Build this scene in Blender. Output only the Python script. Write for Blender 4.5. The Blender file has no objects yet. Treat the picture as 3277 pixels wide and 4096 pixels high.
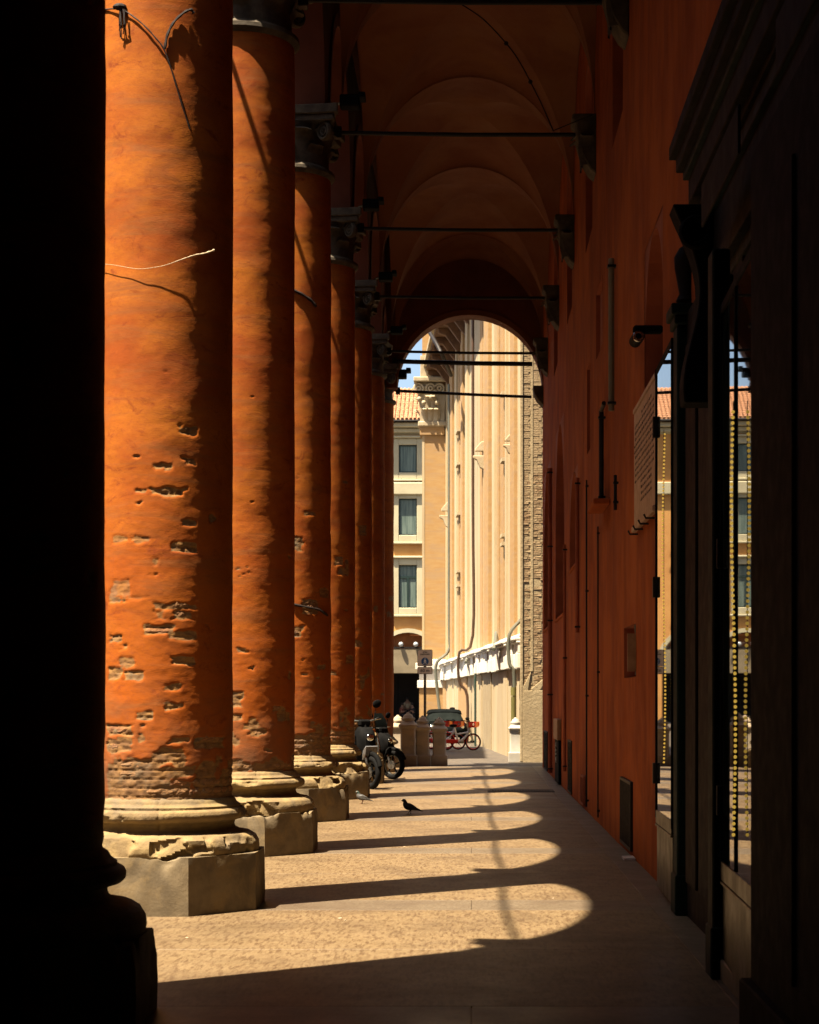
import bpy, bmesh, math, random
import numpy as np
from mathutils import Vector, Matrix, Euler, Quaternion

scene = bpy.context.scene
COL = scene.collection
R = math.radians
PI = math.pi
rng = random.Random(11)

# ------------------------------------------------------------------ camera
EYE = 1.9
cam_d = bpy.data.cameras.new('camera')
cam = bpy.data.objects.new('camera', cam_d)
COL.objects.link(cam)
cam.location = (0, 0, EYE)
cam.rotation_euler = (R(90), 0, 0)
cam_d.sensor_fit = 'HORIZONTAL'
cam_d.sensor_width = 24.0
cam_d.lens = 54.44
cam_d.shift_x = -0.0757
cam_d.shift_y = 0.2243
cam_d.clip_start = 0.1
cam_d.clip_end = 5000
cam_d.dof.use_dof = True
cam_d.dof.focus_distance = 24.0
cam_d.dof.aperture_fstop = 4.5
scene.camera = cam

# ------------------------------------------------------------------ light
SUN_EL = R(67.0)
hx, hy = 0.792, 0.6105                     # horizontal travel of the sunlight
world = bpy.data.worlds.new('World')
scene.world = world
world.use_nodes = True
wn = world.node_tree.nodes
wl = world.node_tree.links
wn.clear()
sky = wn.new('ShaderNodeTexSky')
sky.sky_type = 'NISHITA'
sky.sun_disc = False
sky.sun_elevation = SUN_EL
sky.sun_rotation = math.atan2(-hx, -hy)
sky.air_density = 1.0
sky.dust_density = 3.0
bg = wn.new('ShaderNodeBackground')
bg.inputs[1].default_value = 0.05
wo = wn.new('ShaderNodeOutputWorld')
wl.new(sky.outputs[0], bg.inputs[0])
wl.new(bg.outputs[0], wo.inputs[0])
sun_d = bpy.data.lights.new('sun', 'SUN')
sun_d.energy = 5.0
sun_d.angle = R(0.53)
sun_d.color = (1.0, 0.87, 0.68)
sun = bpy.data.objects.new('sun', sun_d)
COL.objects.link(sun)
sdir = Vector((math.cos(SUN_EL) * hx, math.cos(SUN_EL) * hy, -math.sin(SUN_EL)))
sun.rotation_euler = sdir.to_track_quat('-Z', 'Y').to_euler()
sun.location = (-20, -10, 40)
scene.view_settings.view_transform = 'Standard'
scene.view_settings.look = 'None'
scene.view_settings.exposure = 2.3
scene.view_settings.gamma = 1.0
scene.view_settings.use_curve_mapping = False
scene.cycles.diffuse_bounces = 2

# ------------------------------------------------------------------ noise
def _h(i, j, k, s):
    n = (i.astype(np.int64) * 374761393 + j.astype(np.int64) * 668265263 + k.astype(np.int64) * 2147483647 + s * 1274126177)
    n = (n ^ (n >> 13)) * 1274126177
    n = n ^ (n >> 16)
    return (n & 0xFFFFFF).astype(np.float64) / 0xFFFFFF * 2 - 1

def vnoise(x, y, z, s=0):
    xi, yi, zi = np.floor(x), np.floor(y), np.floor(z)
    fx, fy, fz = x - xi, y - yi, z - zi
    fx = fx * fx * (3 - 2 * fx); fy = fy * fy * (3 - 2 * fy); fz = fz * fz * (3 - 2 * fz)
    r = 0
    for a in (0, 1):
        wx = fx if a else 1 - fx
        for b in (0, 1):
            wy = fy if b else 1 - fy
            for c in (0, 1):
                wz = fz if c else 1 - fz
                r = r + wx * wy * wz * _h(xi + a, yi + b, zi + c, s)
    return r

def fbm(x, y, z, s=0, o=4):
    t, a, f = 0, 1.0, 1.0
    for k in range(o):
        t = t + a * vnoise(x * f, y * f, z * f, s + k * 17)
        a *= 0.5; f *= 2.03
    return t

def sstep(a, b, x):
    t = np.clip((x - a) / (b - a), 0, 1)
    return t * t * (3 - 2 * t)

# ------------------------------------------------------------------ materials
# measured base colours below were noted for a lower exposure; SCALE brings them to the reflectances used here
SCALE = {'column_plaster': 0.46, 'red_ochre_wall': 0.86, 'red_ochre_reveal': 0.9, 'ochre_vault': 0.76, 'arcade_plaster': 0.62, 'white_marble': 0.72, 'brass_beads': 1.0, 'yellow_ochre_facade': 0.62, 'pale_green_trim': 0.58, 'terracotta_tile': 0.5,
         'cream_plaster': 0.51, 'church_orange_brick': 0.46, 'pier_brick': 0.45, 'pier_plaster': 0.45, 'grey_bollard_stone': 1.15, 'terrazzo_floor': 0.385, 'grey_stone_band': 0.42, 'sign_white': 0.95, 'white_bike_frame': 0.85, 'red_plastic': 0.75, 'orange_plate': 0.8,
         'stone_plaque': 0.9, 'pale_wood': 0.8, 'dirty_capital_stone': 0.38, 'grey_cement_plinth': 0.55, 'pale_twine': 0.8}
SCALED = 0.47
def _sc(name, c):
    k = SCALE.get(name, SCALED)
    return tuple(v * k for v in c) if c else c
def _nodes(name):
    m = bpy.data.materials.new(name)
    m.use_nodes = True
    nt = m.node_tree
    bs = nt.nodes['Principled BSDF']
    return m, nt, bs

def _tex(nt, scale, detail=5, rough=0.55, vec=None, stretch=None, dist=0.0):
    n = nt.nodes.new('ShaderNodeTexNoise')
    n.inputs['Scale'].default_value = scale
    n.inputs['Detail'].default_value = detail
    n.inputs['Roughness'].default_value = rough
    n.inputs['Distortion'].default_value = dist
    if vec is not None:
        if stretch:
            mp = nt.nodes.new('ShaderNodeMapping')
            mp.inputs['Scale'].default_value = stretch
            nt.links.new(vec, mp.inputs[0])
            vec = mp.outputs[0]
        nt.links.new(vec, n.inputs['Vector'])
    return n.outputs[0]

def _ramp(nt, fac, a, b):
    n = nt.nodes.new('ShaderNodeMapRange')
    n.interpolation_type = 'SMOOTHSTEP'
    n.inputs[1].default_value = a
    n.inputs[2].default_value = b
    nt.links.new(fac, n.inputs[0])
    return n.outputs[0]

def _mix(nt, fac, c1, c2):
    n = nt.nodes.new('ShaderNodeMix')
    n.data_type = 'RGBA'
    if isinstance(fac, (int, float)):
        n.inputs[0].default_value = fac
    else:
        nt.links.new(fac, n.inputs[0])
    for i, c in ((6, c1), (7, c2)):
        if isinstance(c, tuple):
            n.inputs[i].default_value = (*c, 1)
        else:
            nt.links.new(c, n.inputs[i])
    return n.outputs[2]

def _mul(nt, a, b):
    n = nt.nodes.new('ShaderNodeMath'); n.operation = 'MULTIPLY'
    for i, v in ((0, a), (1, b)):
        if isinstance(v, (int, float)): n.inputs[i].default_value = v
        else: nt.links.new(v, n.inputs[i])
    return n.outputs[0]

def _bump(nt, bs, h, strength, dist):
    b = nt.nodes.new('ShaderNodeBump')
    b.inputs['Strength'].default_value = strength
    b.inputs['Distance'].default_value = dist
    nt.links.new(h, b.inputs['Height'])
    nt.links.new(b.outputs[0], bs.inputs['Normal'])

def _pos(nt):
    return nt.nodes.new('ShaderNodeNewGeometry').outputs['Position']

def M_basic(name, c1, c2=None, scale=3.0, rough=0.8, bump=0.3, bscale=40.0, bdist=0.004, metal=0.0, spec=0.3,
            stretch=None, c3=None, s3=0.7, rnd=None, lo=0.35, hi=0.65, coat=0.0):
    m, nt, bs = _nodes(name)
    P = _pos(nt)
    c2 = c2 or tuple(v * 0.75 for v in c1)
    if not metal > 0.7: c1, c2, c3 = _sc(name, c1), _sc(name, c2), _sc(name, c3); rnd = (_sc(name, rnd[0]), rnd[1]) if rnd else None
    col = _mix(nt, _ramp(nt, _tex(nt, scale, 6, 0.6, P, stretch), lo, hi), c1, c2)
    if c3:
        col = _mix(nt, _ramp(nt, _tex(nt, s3, 5, 0.65, P, stretch, 0.6), 0.45, 0.7), col, c3)
    if rnd:
        oi = nt.nodes.new('ShaderNodeObjectInfo')
        col = _mix(nt, _mul(nt, oi.outputs['Random'], rnd[1]), col, rnd[0])
    nt.links.new(col, bs.inputs['Base Color'])
    r = _mul(nt, _ramp(nt, _tex(nt, scale * 2, 4, 0.6, P), 0.0, 1.0), 0.3)
    ad = nt.nodes.new('ShaderNodeMath'); ad.operation = 'ADD'
    nt.links.new(r, ad.inputs[0]); ad.inputs[1].default_value = max(0.03, rough - 0.15)
    nt.links.new(ad.outputs[0], bs.inputs['Roughness'])
    bs.inputs['Metallic'].default_value = metal
    bs.inputs['Specular IOR Level'].default_value = spec
    if coat:
        bs.inputs['Coat Weight'].default_value = coat
        bs.inputs['Coat Roughness'].default_value = 0.08
    if bump:
        _bump(nt, bs, _tex(nt, bscale, 5, 0.6, P), bump, bdist)
    return m

def M_column(name):
    m, nt, bs = _nodes(name)
    P = _pos(nt)
    base = _mix(nt, _ramp(nt, _tex(nt, 1.1, 6, 0.65, P, (1, 1, 1.6)), 0.32, 0.66), (0.72, 0.215, 0.026), (0.50, 0.108, 0.018))
    sz = nt.nodes.new('ShaderNodeSeparateXYZ'); nt.links.new(P, sz.inputs[0])
    ad = nt.nodes.new('ShaderNodeMath'); ad.operation = 'MULTIPLY_ADD'; nt.links.new(_tex(nt, 1.3, 5, 0.7, P), ad.inputs[0]); ad.inputs[1].default_value = 3.5; nt.links.new(sz.outputs[2], ad.inputs[2])
    base = _mix(nt, _ramp(nt, ad.outputs[0], 6.6, 3.2), base, (0.60, 0.142, 0.015))
    base = _mix(nt, _ramp(nt, _tex(nt, 1.6, 6, 0.7, P, (0.5, 0.5, 3.5), 0.8), 0.46, 0.72), base, (0.46, 0.150, 0.040))
    base = _mix(nt, _ramp(nt, _tex(nt, 3.2, 7, 0.78, P, (1, 1, 2.0), 0.8), 0.53, 0.68), base, (0.38, 0.080, 0.018))
    base = _mix(nt, _mul(nt, _ramp(nt, _tex(nt, 26, 6, 0.8, P, (1, 1, 1.6)), 0.46, 0.70), 0.6), base, (0.46, 0.115, 0.032))
    at = nt.nodes.new('ShaderNodeAttribute'); at.attribute_name = 'expose'
    raw = _mix(nt, _ramp(nt, _tex(nt, 9, 6, 0.7, P, (1, 1, 2.5)), 0.38, 0.62), (0.58, 0.30, 0.10), (0.32, 0.16, 0.07))
    raw = _mix(nt, _ramp(nt, _tex(nt, 5, 5, 0.7, P), 0.5, 0.68), raw, (0.34, 0.24, 0.14))
    fac = _ramp(nt, at.outputs['Fac'], 0.3, 0.7)
    col = _mix(nt, fac, base, raw)
    gr = nt.nodes.new('ShaderNodeAttribute'); gr.attribute_name = 'grime'
    col = _mix(nt, gr.outputs['Fac'], col, (0.20, 0.125, 0.075))
    col = _mix(nt, 1.0 - SCALE['column_plaster'], col, (0.0, 0.0, 0.0))
    nt.links.new(col, bs.inputs['Base Color'])
    bs.inputs['Roughness'].default_value = 0.82
    bs.inputs['Specular IOR Level'].default_value = 0.07
    h = _tex(nt, 55, 6, 0.65, P, (1, 1, 1.8))
    _bump(nt, bs, h, 0.4, 0.004)
    return m

def M_floor(name, a, b, c, dark, spk=38.0, rough=0.45):
    m, nt, bs = _nodes(name)
    P = _pos(nt)
    a, b, c, dark = (_sc(name, q) for q in (a, b, c, dark))
    v = nt.nodes.new('ShaderNodeTexVoronoi'); v.inputs['Scale'].default_value = spk
    mpv = nt.nodes.new('ShaderNodeMapping'); mpv.inputs['Scale'].default_value = (1, 0.2, 1); nt.links.new(P, mpv.inputs[0])
    nt.links.new(mpv.outputs[0], v.inputs['Vector'])
    sep = nt.nodes.new('ShaderNodeSeparateColor'); nt.links.new(v.outputs['Color'], sep.inputs[0])
    col = _mix(nt, _ramp(nt, sep.outputs[0], 0.2, 0.8), a, b)
    col = _mix(nt, _ramp(nt, _tex(nt, 30, 6, 0.75, P, (1, 0.16, 1)), 0.42, 0.60), col, c)
    col = _mix(nt, _mul(nt, _ramp(nt, _tex(nt, 0.8, 6, 0.7, P, None, 0.5), 0.42, 0.72), 0.6), col, dark)
    col = _mix(nt, _mul(nt, _ramp(nt, _tex(nt, 5.5, 6, 0.8, P), 0.62, 0.75), 0.7), col, dark)
    nt.links.new(col, bs.inputs['Base Color'])
    rr = nt.nodes.new('ShaderNodeMapRange')
    nt.links.new(_tex(nt, 2.2, 5, 0.7, P), rr.inputs[0])
    rr.inputs[3].default_value = rough - 0.12; rr.inputs[4].default_value = rough + 0.25
    nt.links.new(rr.outputs[0], bs.inputs['Roughness'])
    bs.inputs['Specular IOR Level'].default_value = 0.32
    _bump(nt, bs, _tex(nt, 30, 6, 0.7, P), 0.12, 0.004)
    return m

def M_glass(name, tint=(0.010, 0.013, 0.012), rough=0.015):
    m, nt, bs = _nodes(name)
    P = _pos(nt)
    nt.links.new(_mix(nt, _ramp(nt, _tex(nt, 4, 3, 0.5, P), 0.3, 0.7), tint, tuple(v * 1.5 for v in tint)), bs.inputs['Base Color'])
    bs.inputs['Roughness'].default_value = rough
    bs.inputs['IOR'].default_value = 1.75
    bs.inputs['Specular IOR Level'].default_value = 0.6
    return m

def M_lamp(name, c, s):
    m, nt, bs = _nodes(name)
    bs.inputs['Base Color'].default_value = (*c, 1)
    bs.inputs['Emission Color'].default_value = (*c, 1)
    bs.inputs['Emission Strength'].default_value = s
    return m

MT = {}
MT['column'] = M_column('column_plaster')
MT['brick'] = M_basic('old_brick', (0.50, 0.22, 0.08), (0.34, 0.14, 0.06), 6, 0.9, 0.8, 45, 0.008, c3=(0.24, 0.17, 0.11), s3=3, rnd=((0.42, 0.23, 0.09), 0.7))
MT['sand'] = M_basic('worn_sandstone', (0.44, 0.30, 0.12), (0.30, 0.20, 0.09), 5, 0.85, 0.7, 30, 0.01, c3=(0.22, 0.16, 0.09), s3=2.2)
MT['sandcap'] = M_basic('dirty_capital_stone', (0.20, 0.15, 0.09), (0.11, 0.08, 0.05), 5, 0.9, 0.6, 25, 0.01)
MT['plinth'] = M_basic('grey_cement_plinth', (0.27, 0.20, 0.11), (0.17, 0.125, 0.07), 3.5, 0.88, 0.5, 35, 0.006, c3=(0.32, 0.22, 0.10), s3=2.6)
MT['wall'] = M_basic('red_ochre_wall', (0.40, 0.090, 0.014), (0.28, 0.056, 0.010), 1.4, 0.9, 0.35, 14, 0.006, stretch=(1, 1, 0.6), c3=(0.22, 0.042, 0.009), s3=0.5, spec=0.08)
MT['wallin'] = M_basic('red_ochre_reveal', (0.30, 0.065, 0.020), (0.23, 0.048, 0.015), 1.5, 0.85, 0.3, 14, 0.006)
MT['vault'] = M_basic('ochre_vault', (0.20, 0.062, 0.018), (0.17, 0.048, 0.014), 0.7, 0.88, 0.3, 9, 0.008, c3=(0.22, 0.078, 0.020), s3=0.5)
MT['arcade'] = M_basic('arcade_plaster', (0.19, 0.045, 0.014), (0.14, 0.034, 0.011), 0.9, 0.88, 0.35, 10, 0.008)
MT['floor'] = M_floor('terrazzo_floor', (0.32, 0.208, 0.100), (0.19, 0.110, 0.048), (0.36, 0.245, 0.120), (0.12, 0.070, 0.034))
MT['band'] = M_floor('grey_stone_band', (0.26, 0.195, 0.122), (0.20, 0.142, 0.086), (0.23, 0.17, 0.105), (0.14, 0.092, 0.056), 60, 0.4)
MT['border'] = M_floor('border_stone', (0.26, 0.18, 0.105), (0.20, 0.135, 0.08), (0.28, 0.195, 0.115), (0.15, 0.10, 0.062), 80, 0.45)
MT['street'] = M_floor('street_stone', (0.17, 0.13, 0.09), (0.12, 0.095, 0.07), (0.15, 0.12, 0.085), (0.09, 0.07, 0.055), 9, 0.6)
MT['iron'] = M_basic('black_iron', (0.015, 0.012, 0.010), (0.03, 0.018, 0.012), 8, 0.6, 0.3, 60, 0.002, metal=0.3)
MT['cable'] = M_basic('dark_cable', (0.03, 0.015, 0.01), None, 8, 0.7, 0, spec=0.2)
MT['twine'] = M_basic('pale_twine', (0.55, 0.42, 0.25), None, 30, 0.9, 0.6, 90, 0.004)
MT['green'] = M_basic('dark_green_paint', (0.006, 0.022, 0.016), (0.004, 0.014, 0.011), 3, 0.7, 0.3, 35, 0.002, spec=0.12)
MT['darkwood'] = M_basic('dark_brown_wood', (0.016, 0.0075, 0.004), (0.009, 0.004, 0.0025), 3, 0.75, 0.4, 40, 0.002, stretch=(6, 1, 1), spec=0.1)
MT['black'] = M_basic('black_paint', (0.005, 0.005, 0.005), (0.008, 0.007, 0.007), 4, 0.8, 0.2, 40, 0.001, spec=0.06)
MT['glass'] = M_glass('shop_glass')
MT['brass'] = M_lamp('golden_string_lights', (1.0, 0.62, 0.10), 0.10)
MT['kick'] = M_basic('bronze_panel', (0.06, 0.047, 0.024), (0.04, 0.03, 0.015), 2, 0.4, 0.1, 20, 0.001, metal=0.4)
MT['marble'] = M_basic('white_marble', (0.86, 0.83, 0.74), (0.76, 0.71, 0.60), 2.2, 0.7, 0.4, 12, 0.01, rnd=((0.66, 0.58, 0.44), 0.5))
MT['plaque'] = M_basic('stone_plaque', (0.34, 0.20, 0.12), (0.27, 0.155, 0.09), 5, 0.5, 0.2, 30, 0.001)
MT['ink'] = M_basic('engraved_letters', (0.10, 0.05, 0.035), None, 9, 0.8, 0)
MT['cream'] = M_basic('cream_plaster', (0.74, 0.59, 0.36), (0.66, 0.49, 0.26), 0.9, 0.85, 0.35, 7, 0.012, stretch=(1, 1, 0.3), c3=(0.58, 0.44, 0.26), s3=0.4)
MT['churchbrick'] = M_basic('church_orange_brick', (0.66, 0.41, 0.165), (0.60, 0.34, 0.12), 1.6, 0.85, 0.35, 9, 0.012, stretch=(1, 1, 5), c3=(0.56, 0.36, 0.18), s3=0.7)
MT['pierplaster'] = M_basic('pier_plaster', (0.62, 0.47, 0.26), (0.52, 0.38, 0.20), 1.3, 0.88, 0.7, 12, 0.02, c3=(0.56, 0.42, 0.23), s3=2.5)
MT['pierbrick'] = M_basic('pier_brick', (0.52, 0.34, 0.17), (0.42, 0.25, 0.12), 3, 0.9, 0.9, 25, 0.015, rnd=((0.60, 0.44, 0.24), 0.8))
MT['capstone'] = M_basic('pale_carved_stone', (0.74, 0.60, 0.38), (0.60, 0.46, 0.27), 2, 0.8, 0.5, 12, 0.01)
MT['eave'] = M_basic('brown_eave_timber', (0.24, 0.115, 0.045), (0.15, 0.07, 0.03), 2, 0.8, 0.4, 12, 0.01)
MT['pipe'] = M_basic('grey_green_drainpipe', (0.20, 0.21, 0.16), (0.26, 0.24, 0.17), 3, 0.5, 0.2, 20, 0.002, metal=0.2)
MT['pipebrown'] = M_basic('brown_drainpipe', (0.17, 0.09, 0.05), (0.12, 0.07, 0.04), 3, 0.5, 0.2, 20, 0.002, metal=0.2)
MT['olive'] = M_basic('olive_pipe_sleeve', (0.26, 0.23, 0.07), None, 3, 0.5, 0.2, 20, 0.002)
MT['houseyellow'] = M_basic('yellow_ochre_facade', (0.72, 0.36, 0.10), (0.64, 0.30, 0.085), 0.8, 0.85, 0.3, 8, 0.01)
MT['housetrim'] = M_basic('pale_green_trim', (0.66, 0.58, 0.36), (0.58, 0.50, 0.31), 0.8, 0.8, 0.2, 8, 0.01)
MT['housered'] = M_basic('dark_orange_arch', (0.44, 0.14, 0.035), None, 0.8, 0.85, 0.3, 8, 0.01)
MT['housebeige'] = M_basic('beige_awning', (0.40, 0.31, 0.18), None, 0.8, 0.85, 0.2, 8, 0.01)
MT['tile'] = M_basic('terracotta_tile', (0.62, 0.26, 0.11), (0.48, 0.19, 0.085), 2.5, 0.85, 0.4, 12, 0.01, rnd=((0.66, 0.38, 0.20), 0.7))
MT['frame'] = M_basic('dark_green_window_frame', (0.02, 0.05, 0.04), None, 2, 0.5, 0)
MT['curtain'] = M_basic('curtain_behind_glass', (0.25, 0.32, 0.26), (0.12, 0.17, 0.145), 4.0, 0.4, 0, spec=0.25, stretch=(3, 1, 0.12))
MT['dark'] = M_basic('dark_interior', (0.02, 0.014, 0.010), None, 1, 0.9, 0)
MT['bollard'] = M_basic('grey_bollard_stone', (0.30, 0.235, 0.16), (0.23, 0.18, 0.12), 2.5, 0.85, 0.5, 30, 0.005, c3=(0.35, 0.25, 0.15), s3=1.4)
MT['bollardwhite'] = M_basic('white_bollard_stone', (0.74, 0.68, 0.56), (0.66, 0.59, 0.46), 2.5, 0.8, 0.4, 30, 0.005)
MT['rubber'] = M_basic('rubber', (0.012, 0.012, 0.012), (0.02, 0.019, 0.018), 10, 0.85, 0.2, 80, 0.001, spec=0.05)
MT['chrome'] = M_basic('bright_metal', (0.55, 0.54, 0.50), (0.42, 0.41, 0.38), 8, 0.28, 0, metal=1.0)
MT['alloy'] = M_basic('grey_alloy', (0.22, 0.23, 0.22), (0.16, 0.17, 0.16), 8, 0.4, 0, metal=0.8)
MT['blackplastic'] = M_basic('black_plastic', (0.010, 0.010, 0.010), (0.016, 0.015, 0.014), 6, 0.7, 0, spec=0.02)
MT['silverpaint'] = M_basic('silver_paint', (0.50, 0.50, 0.52), (0.44, 0.44, 0.46), 3, 0.25, 0, metal=0.5, coat=0.6)
MT['mirror'] = M_basic('mirror_glass', (0.7, 0.72, 0.68), None, 3, 0.15, 0, metal=1.0)
MT['bikewhite'] = M_basic('white_bike_frame', (0.62, 0.58, 0.56), None, 3, 0.35, 0)
MT['bikered'] = M_basic('red_plastic', (0.60, 0.025, 0.012), (0.5, 0.02, 0.01), 3, 0.4, 0)
MT['bikeorange'] = M_basic('orange_plate', (0.85, 0.22, 0.02), None, 3, 0.4, 0)
MT['carblack'] = M_basic('black_car_paint', (0.012, 0.014, 0.014), None, 3, 0.9, 0, spec=0.0)
MT['carglass'] = M_basic('car_glass', (0.02, 0.024, 0.022), None, 3, 0.9, 0, spec=0.0)
MT['signwhite'] = M_basic('sign_white', (0.40, 0.32, 0.27), (0.36, 0.29, 0.245), 3, 0.5, 0)
MT['signblue'] = M_basic('sign_blue', (0.01, 0.09, 0.28), None, 3, 0.5, 0)
MT['signblack'] = M_basic('sign_black', (0.01, 0.01, 0.01), None, 3, 0.5, 0)
MT['steel'] = M_basic('grey_steel_pole', (0.13, 0.11, 0.095), (0.09, 0.07, 0.06), 6, 0.5, 0.2, 40, 0.002, metal=0.4)
MT['greenpole'] = M_basic('green_pole', (0.05, 0.10, 0.075), (0.10, 0.11, 0.08), 4, 0.5, 0.2, 40, 0.002)
MT['grille'] = M_basic('dark_grille', (0.035, 0.022, 0.014), (0.02, 0.014, 0.01), 8, 0.6, 0.3, 40, 0.002, metal=0.3)
MT['wood'] = M_basic('pale_wood', (0.36, 0.20, 0.09), (0.28, 0.14, 0.06), 6, 0.6, 0.3, 40, 0.002)
MT['skin'] = M_basic('skin', (0.42, 0.22, 0.13), None, 8, 0.6, 0)
MT['hair'] = M_basic('hair', (0.02, 0.013, 0.01), None, 20, 0.6, 0.3)
MT['shirtw'] = M_basic('cream_shirt', (0.62, 0.50, 0.32), None, 8, 0.9, 0)
MT['shirtb'] = M_basic('black_shirt', (0.02, 0.018, 0.02), None, 8, 0.9, 0)
MT['shirtr'] = M_basic('rust_shirt', (0.28, 0.08, 0.05), None, 8, 0.9, 0)
MT['lampglass'] = M_basic('round_lamp_glass', (0.72, 0.74, 0.72), None, 3, 0.2, 0, spec=0.6)

def M_bird(name, pale):
    m, nt, bs = _nodes(name)
    P = nt.nodes.new('ShaderNodeTexCoord').outputs['Object']
    if pale:
        col = _mix(nt, _ramp(nt, _tex(nt, 26, 4, 0.6, P), 0.45, 0.6), (0.20, 0.19, 0.17), (0.08, 0.08, 0.085))
        sep = nt.nodes.new('ShaderNodeSeparateXYZ'); nt.links.new(P, sep.inputs[0])
        col = _mix(nt, _ramp(nt, sep.outputs[2], 0.175, 0.215), col, (0.07, 0.13, 0.10))
        bs.inputs['Roughness'].default_value = 0.55
    else:
        col = _mix(nt, _ramp(nt, _tex(nt, 26, 4, 0.6, P), 0.45, 0.6), (0.010, 0.009, 0.010), (0.016, 0.014, 0.014))
        bs.inputs['Roughness'].default_value = 0.7
        bs.inputs['Specular IOR Level'].default_value = 0.2
    col = _mix(nt, 0.68, col, (0.0, 0.0, 0.0))
    nt.links.new(col, bs.inputs['Base Color'])
    return m
MT['birdgrey'] = M_bird('grey_feathers', True)
MT['birdblack'] = M_bird('black_feathers', False)
MT['birdleg'] = M_basic('pink_bird_leg', (0.45, 0.13, 0.10), None, 9, 0.7, 0)

# ------------------------------------------------------------------ builders
def link(o, parent=None):
    COL.objects.link(o)
    if parent is not None:
        o.parent = parent
    return o

def tag(o, label=None, cat=None, group=None, kind=None):
    if label: o['label'] = label
    if cat: o['category'] = cat
    if group: o['group'] = group
    if kind: o['kind'] = kind
    return o

def empty(name, loc=(0, 0, 0), rz=0.0):
    o = bpy.data.objects.new(name, None)
    o.empty_display_size = 0.3
    o.location = loc
    o.rotation_euler = (0, 0, rz)
    COL.objects.link(o)
    return o

def mesh_obj(name, verts, faces, m, parent=None, smooth=None, loc=None):
    me = bpy.data.meshes.new(name)
    me.from_pydata([tuple(v) for v in verts], [], faces)
    me.update()
    if m is not None: me.materials.append(MT[m] if isinstance(m, str) else m)
    if smooth is not None:
        me.shade_smooth()
        me.set_sharp_from_angle(angle=R(smooth))
    o = bpy.data.objects.new(name, me)
    if loc: o.location = loc
    return link(o, parent)

def frame_of(d):
    d = Vector(d).normalized()
    up = Vector((0, 0, 1)) if abs(d.z) < 0.95 else Vector((0, 1, 0))
    a = d.cross(up).normalized()
    return a, a.cross(d).normalized()

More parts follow.
